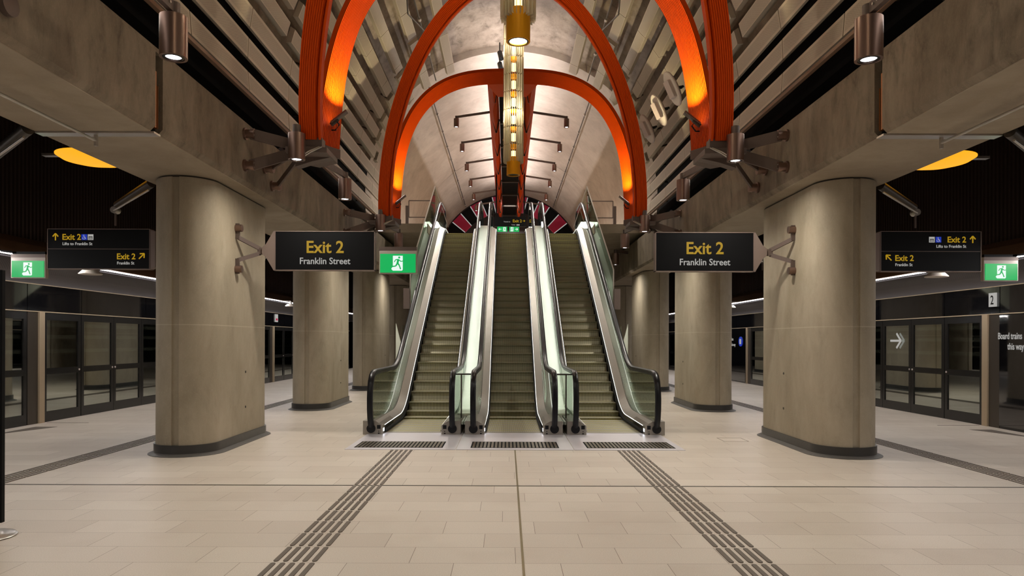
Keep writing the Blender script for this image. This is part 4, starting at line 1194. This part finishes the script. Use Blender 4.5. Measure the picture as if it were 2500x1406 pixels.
# infill between escalators
for s in (-1, 1):
    t = thing('escalator_infill', 'pale sloping infill panel between the middle and %s escalators' % side(s), 'infill panel', (s*.868, 12.8, 0))
    o = strip(MB(), [(-.165, .22), (.165, .22), (.165, .26), (-.165, .26)], yy=[12.85]+ys[2:])
    o = o.build('panel', M['infill'], t, bevel=0); o.location = (0, -12.8, 0)
    u = thing('glass_barrier', 'small glass barrier with steel frame between the lower handrails, %s of the middle escalator' % side(s), 'barrier', (s*.868, 12.35, .235))
    mb = MB(); MB().box(-.17, .17, -.006, .006, .0, .76).build('glass', M['guardglass'], u)
    mb = MB(); mb.box(-.17, .17, -.012, .012, .76, .785); mb.box(-s*-.10-.012 if False else (s*.06-.012), s*.06+.012, -.012, .012, 0, .76)
    mb.build('frame', M['darksteel'], u)
    # outer guard glass beside the outer escalator
    g = thing('glass_guard', 'tall glass guard with mirrored pointed end along the outside of the %s escalator' % side(s), 'glass guard', (s*2.64, 18.1, 0))
    f = lambda y: 6.97-G*(24.2-y)
    poly = [(18.1, 2.5), (18.1, f(18.1)), (24.2, f(24.2)), (24.2, 5.3), (23.0, 4.6)]
    part_at(MB().prism(poly, 'x', s*2.64-.008, s*2.64+.008), 'glass_sheet', M['guardglass'], g)
    part_at(MB().bar((s*2.64, 18.1, f(18.1)), (s*2.64, 24.2, f(24.2)), .03, .03), 'top_trim', M['steel'], g)
    part_at(MB().bar((s*2.64, 18.1, 2.5), (s*2.64, 18.1, f(18.1)), .03, .03, up=(0, 1, 0)), 'end_trim', M['steel'], g)
    for y in (18.6, 19.9, 21.2, 22.5):
        part_at(MB().bar((s*2.67, y, f(y)-1.6), (s*2.67, y, f(y)-.55), .03, .06, up=(0, 1, 0)), 'post', M['screenframe'], g)
    poly = [(s*2.64, 6.97), (s*2.18, 5.55), (s*2.14, 4.8), (s*2.64, 4.8)]
    part_at(MB().prism(poly, 'y', 24.2, 24.22), 'end_wedge', M['guardglass'], g)
    part_at(MB().bar((s*2.64, 24.2, 6.97), (s*2.18, 24.2, 5.55), .02, .02, up=(0, 1, 0)), 'wedge_trim', M['steel'], g)
    # low glass screen behind the escalator
    g = thing('low_glass_screen', 'pale pointed glass screen on the floor behind the %s escalator balustrade' % side(s), 'glass screen', (s*2.9, 17.4, 0))
    poly = [(s*2.90, 0), (s*2.90, 2.03), (s*2.62, .95), (s*2.62, 0)]
    part_at(MB().prism(poly, 'y', 17.4, 17.43), 'pointed_panel', M['infill'], g)
    part_at(MB().box(min(s*2.62, s*2.9), max(s*2.62, s*2.9), 18.4, 18.42, 0, 2.0), 'back_panel', M['guardglass'], g)
    # guard rail frame at upper level
    g = thing('guard_rail', 'thin bronze rectangular guard rail at the upper level %s of the escalators' % side(s), 'rail', (s*3.56, 24.3, 5.28))
    mb = MB(); mb.bar((s*3.56, 24.3, 6.48), (s*2.68, 24.3, 6.48), .03, .03); mb.bar((s*3.56, 24.3, 5.9), (s*2.68, 24.3, 5.9), .03, .03); mb.bar((s*3.56, 24.3, 5.9), (s*3.56, 24.3, 6.48), .03, .03, up=(0, 1, 0))
    part_at(mb, 'rails', M['bronze'], g)
    part_at(MB().box(s*3.62-.05, s*3.62+.05, 24.25, 24.35, 5.28, 6.3), 'post', M['bronze'], g)
    g = thing('bronze_box', 'small bronze box hanging at the foot of the %s glass guard' % side(s), 'box', (s*2.72, 18.0, 2.5))
    MB().box(-.08, .08, -.04, .04, -.08, .45).build('case', M['bronze'], g)

# ------------------------------------------------------------------ foreground totem at the left edge
t = thing('totem_sign', 'black totem board on a round grey base at the left picture edge', 'totem', (-4.33, 5.63, 0))
MB().lathe([(0, 0), (.205, 0), (.215, .008), (.2, .02), (.05, .035), (0, .035)], n=48).build('base', M['steel'], t, smooth=True)
MB().cyl((-.12, 0, .03), (-.12, 0, .3), .03).build('pole', M['signblack'], t, smooth=True)
MB().box(-.75, .14, -.02, .02, .12, 2.16).build('board', M['signblack'], t, bevel=.004)

# ------------------------------------------------------------------ area lights: door lines, tunnel, concourse and added fill
def area(name, loc, rot, sx, sy, energy, color):
    l = bpy.data.lights.new(name, 'AREA'); l.shape = 'RECTANGLE'; l.size = sx; l.size_y = sy; l.energy = energy; l.color = color
    o = bpy.data.objects.new(name, l); C.objects.link(o); o.location = loc; o.rotation_euler = rot; return o
for s in (-1, 1):
    # added unseen uplights above the spines, brightening the far vault
    area('vault_fill_light', (s*.62, 29.5, 9.22), (PI, s*R(-35), 0), .1, 20, 330, (1, .93, .9))
    # the light lines over the screen doors
    area('door_line', (s*8.45, 18, 3.0), (0, s*R(18), 0), .02, 42, 420, (1, .95, .92))
    area('slat_fill_light', (s*4.02, 7.5, 4.88), (PI, s*R(-60), 0), .06, 28, 50, (1, .94, .86))  # added unseen strip in the slot, brightening slats and vault
    # tunnel lights
    area('tunnel_lamp', (s*11, 18, 4.5), (0, 0, 0), .2, 30, 220, (1, .95, .85))
for s in (-1, 1):
    for q in (-1, 1):
        # added fill strips at handrail height, only there to brighten the infill panels
        ym, L = 18.2, 10.6
        xx = s*.868+q*.14
        area('infill_fill_light', (xx, ym, clampbase(ym-.2)+1.0), (R(30), q*R(0), 0), .012, L, 15, (1, 1, .94))
for y in (38, 44.5):
    area('concourse_lamp', (0, y, 9.0), (0, 0, 0), .6, 2.5, 160, (1, .93, .88))

# ------------------------------------------------------------------ camera, world, view
cam = bpy.data.cameras.new('camera'); co = bpy.data.objects.new('camera', cam); C.objects.link(co)
cam.sensor_width = 36; cam.lens = 36*1700/2500
cam.shift_x = 12/2500; cam.shift_y = 129/2500
cam.clip_start = .05; cam.clip_end = 200
co.matrix_world = Matrix.Translation((-.12, 0, 1.6)) @ Matrix.Rotation(PI/2, 4, 'X') @ Matrix.Rotation(.003, 4, 'Z')
S.camera = co
w = bpy.data.worlds.new('world'); w.use_nodes = True; S.world = w
w.node_tree.nodes['Background'].inputs[0].default_value = (1, .93, .85, 1)
w.node_tree.nodes['Background'].inputs[1].default_value = .03
S.view_settings.view_transform = 'Standard'; S.view_settings.look = 'None'
S.view_settings.exposure = 0; S.view_settings.gamma = 1
S.view_settings.use_curve_mapping = False
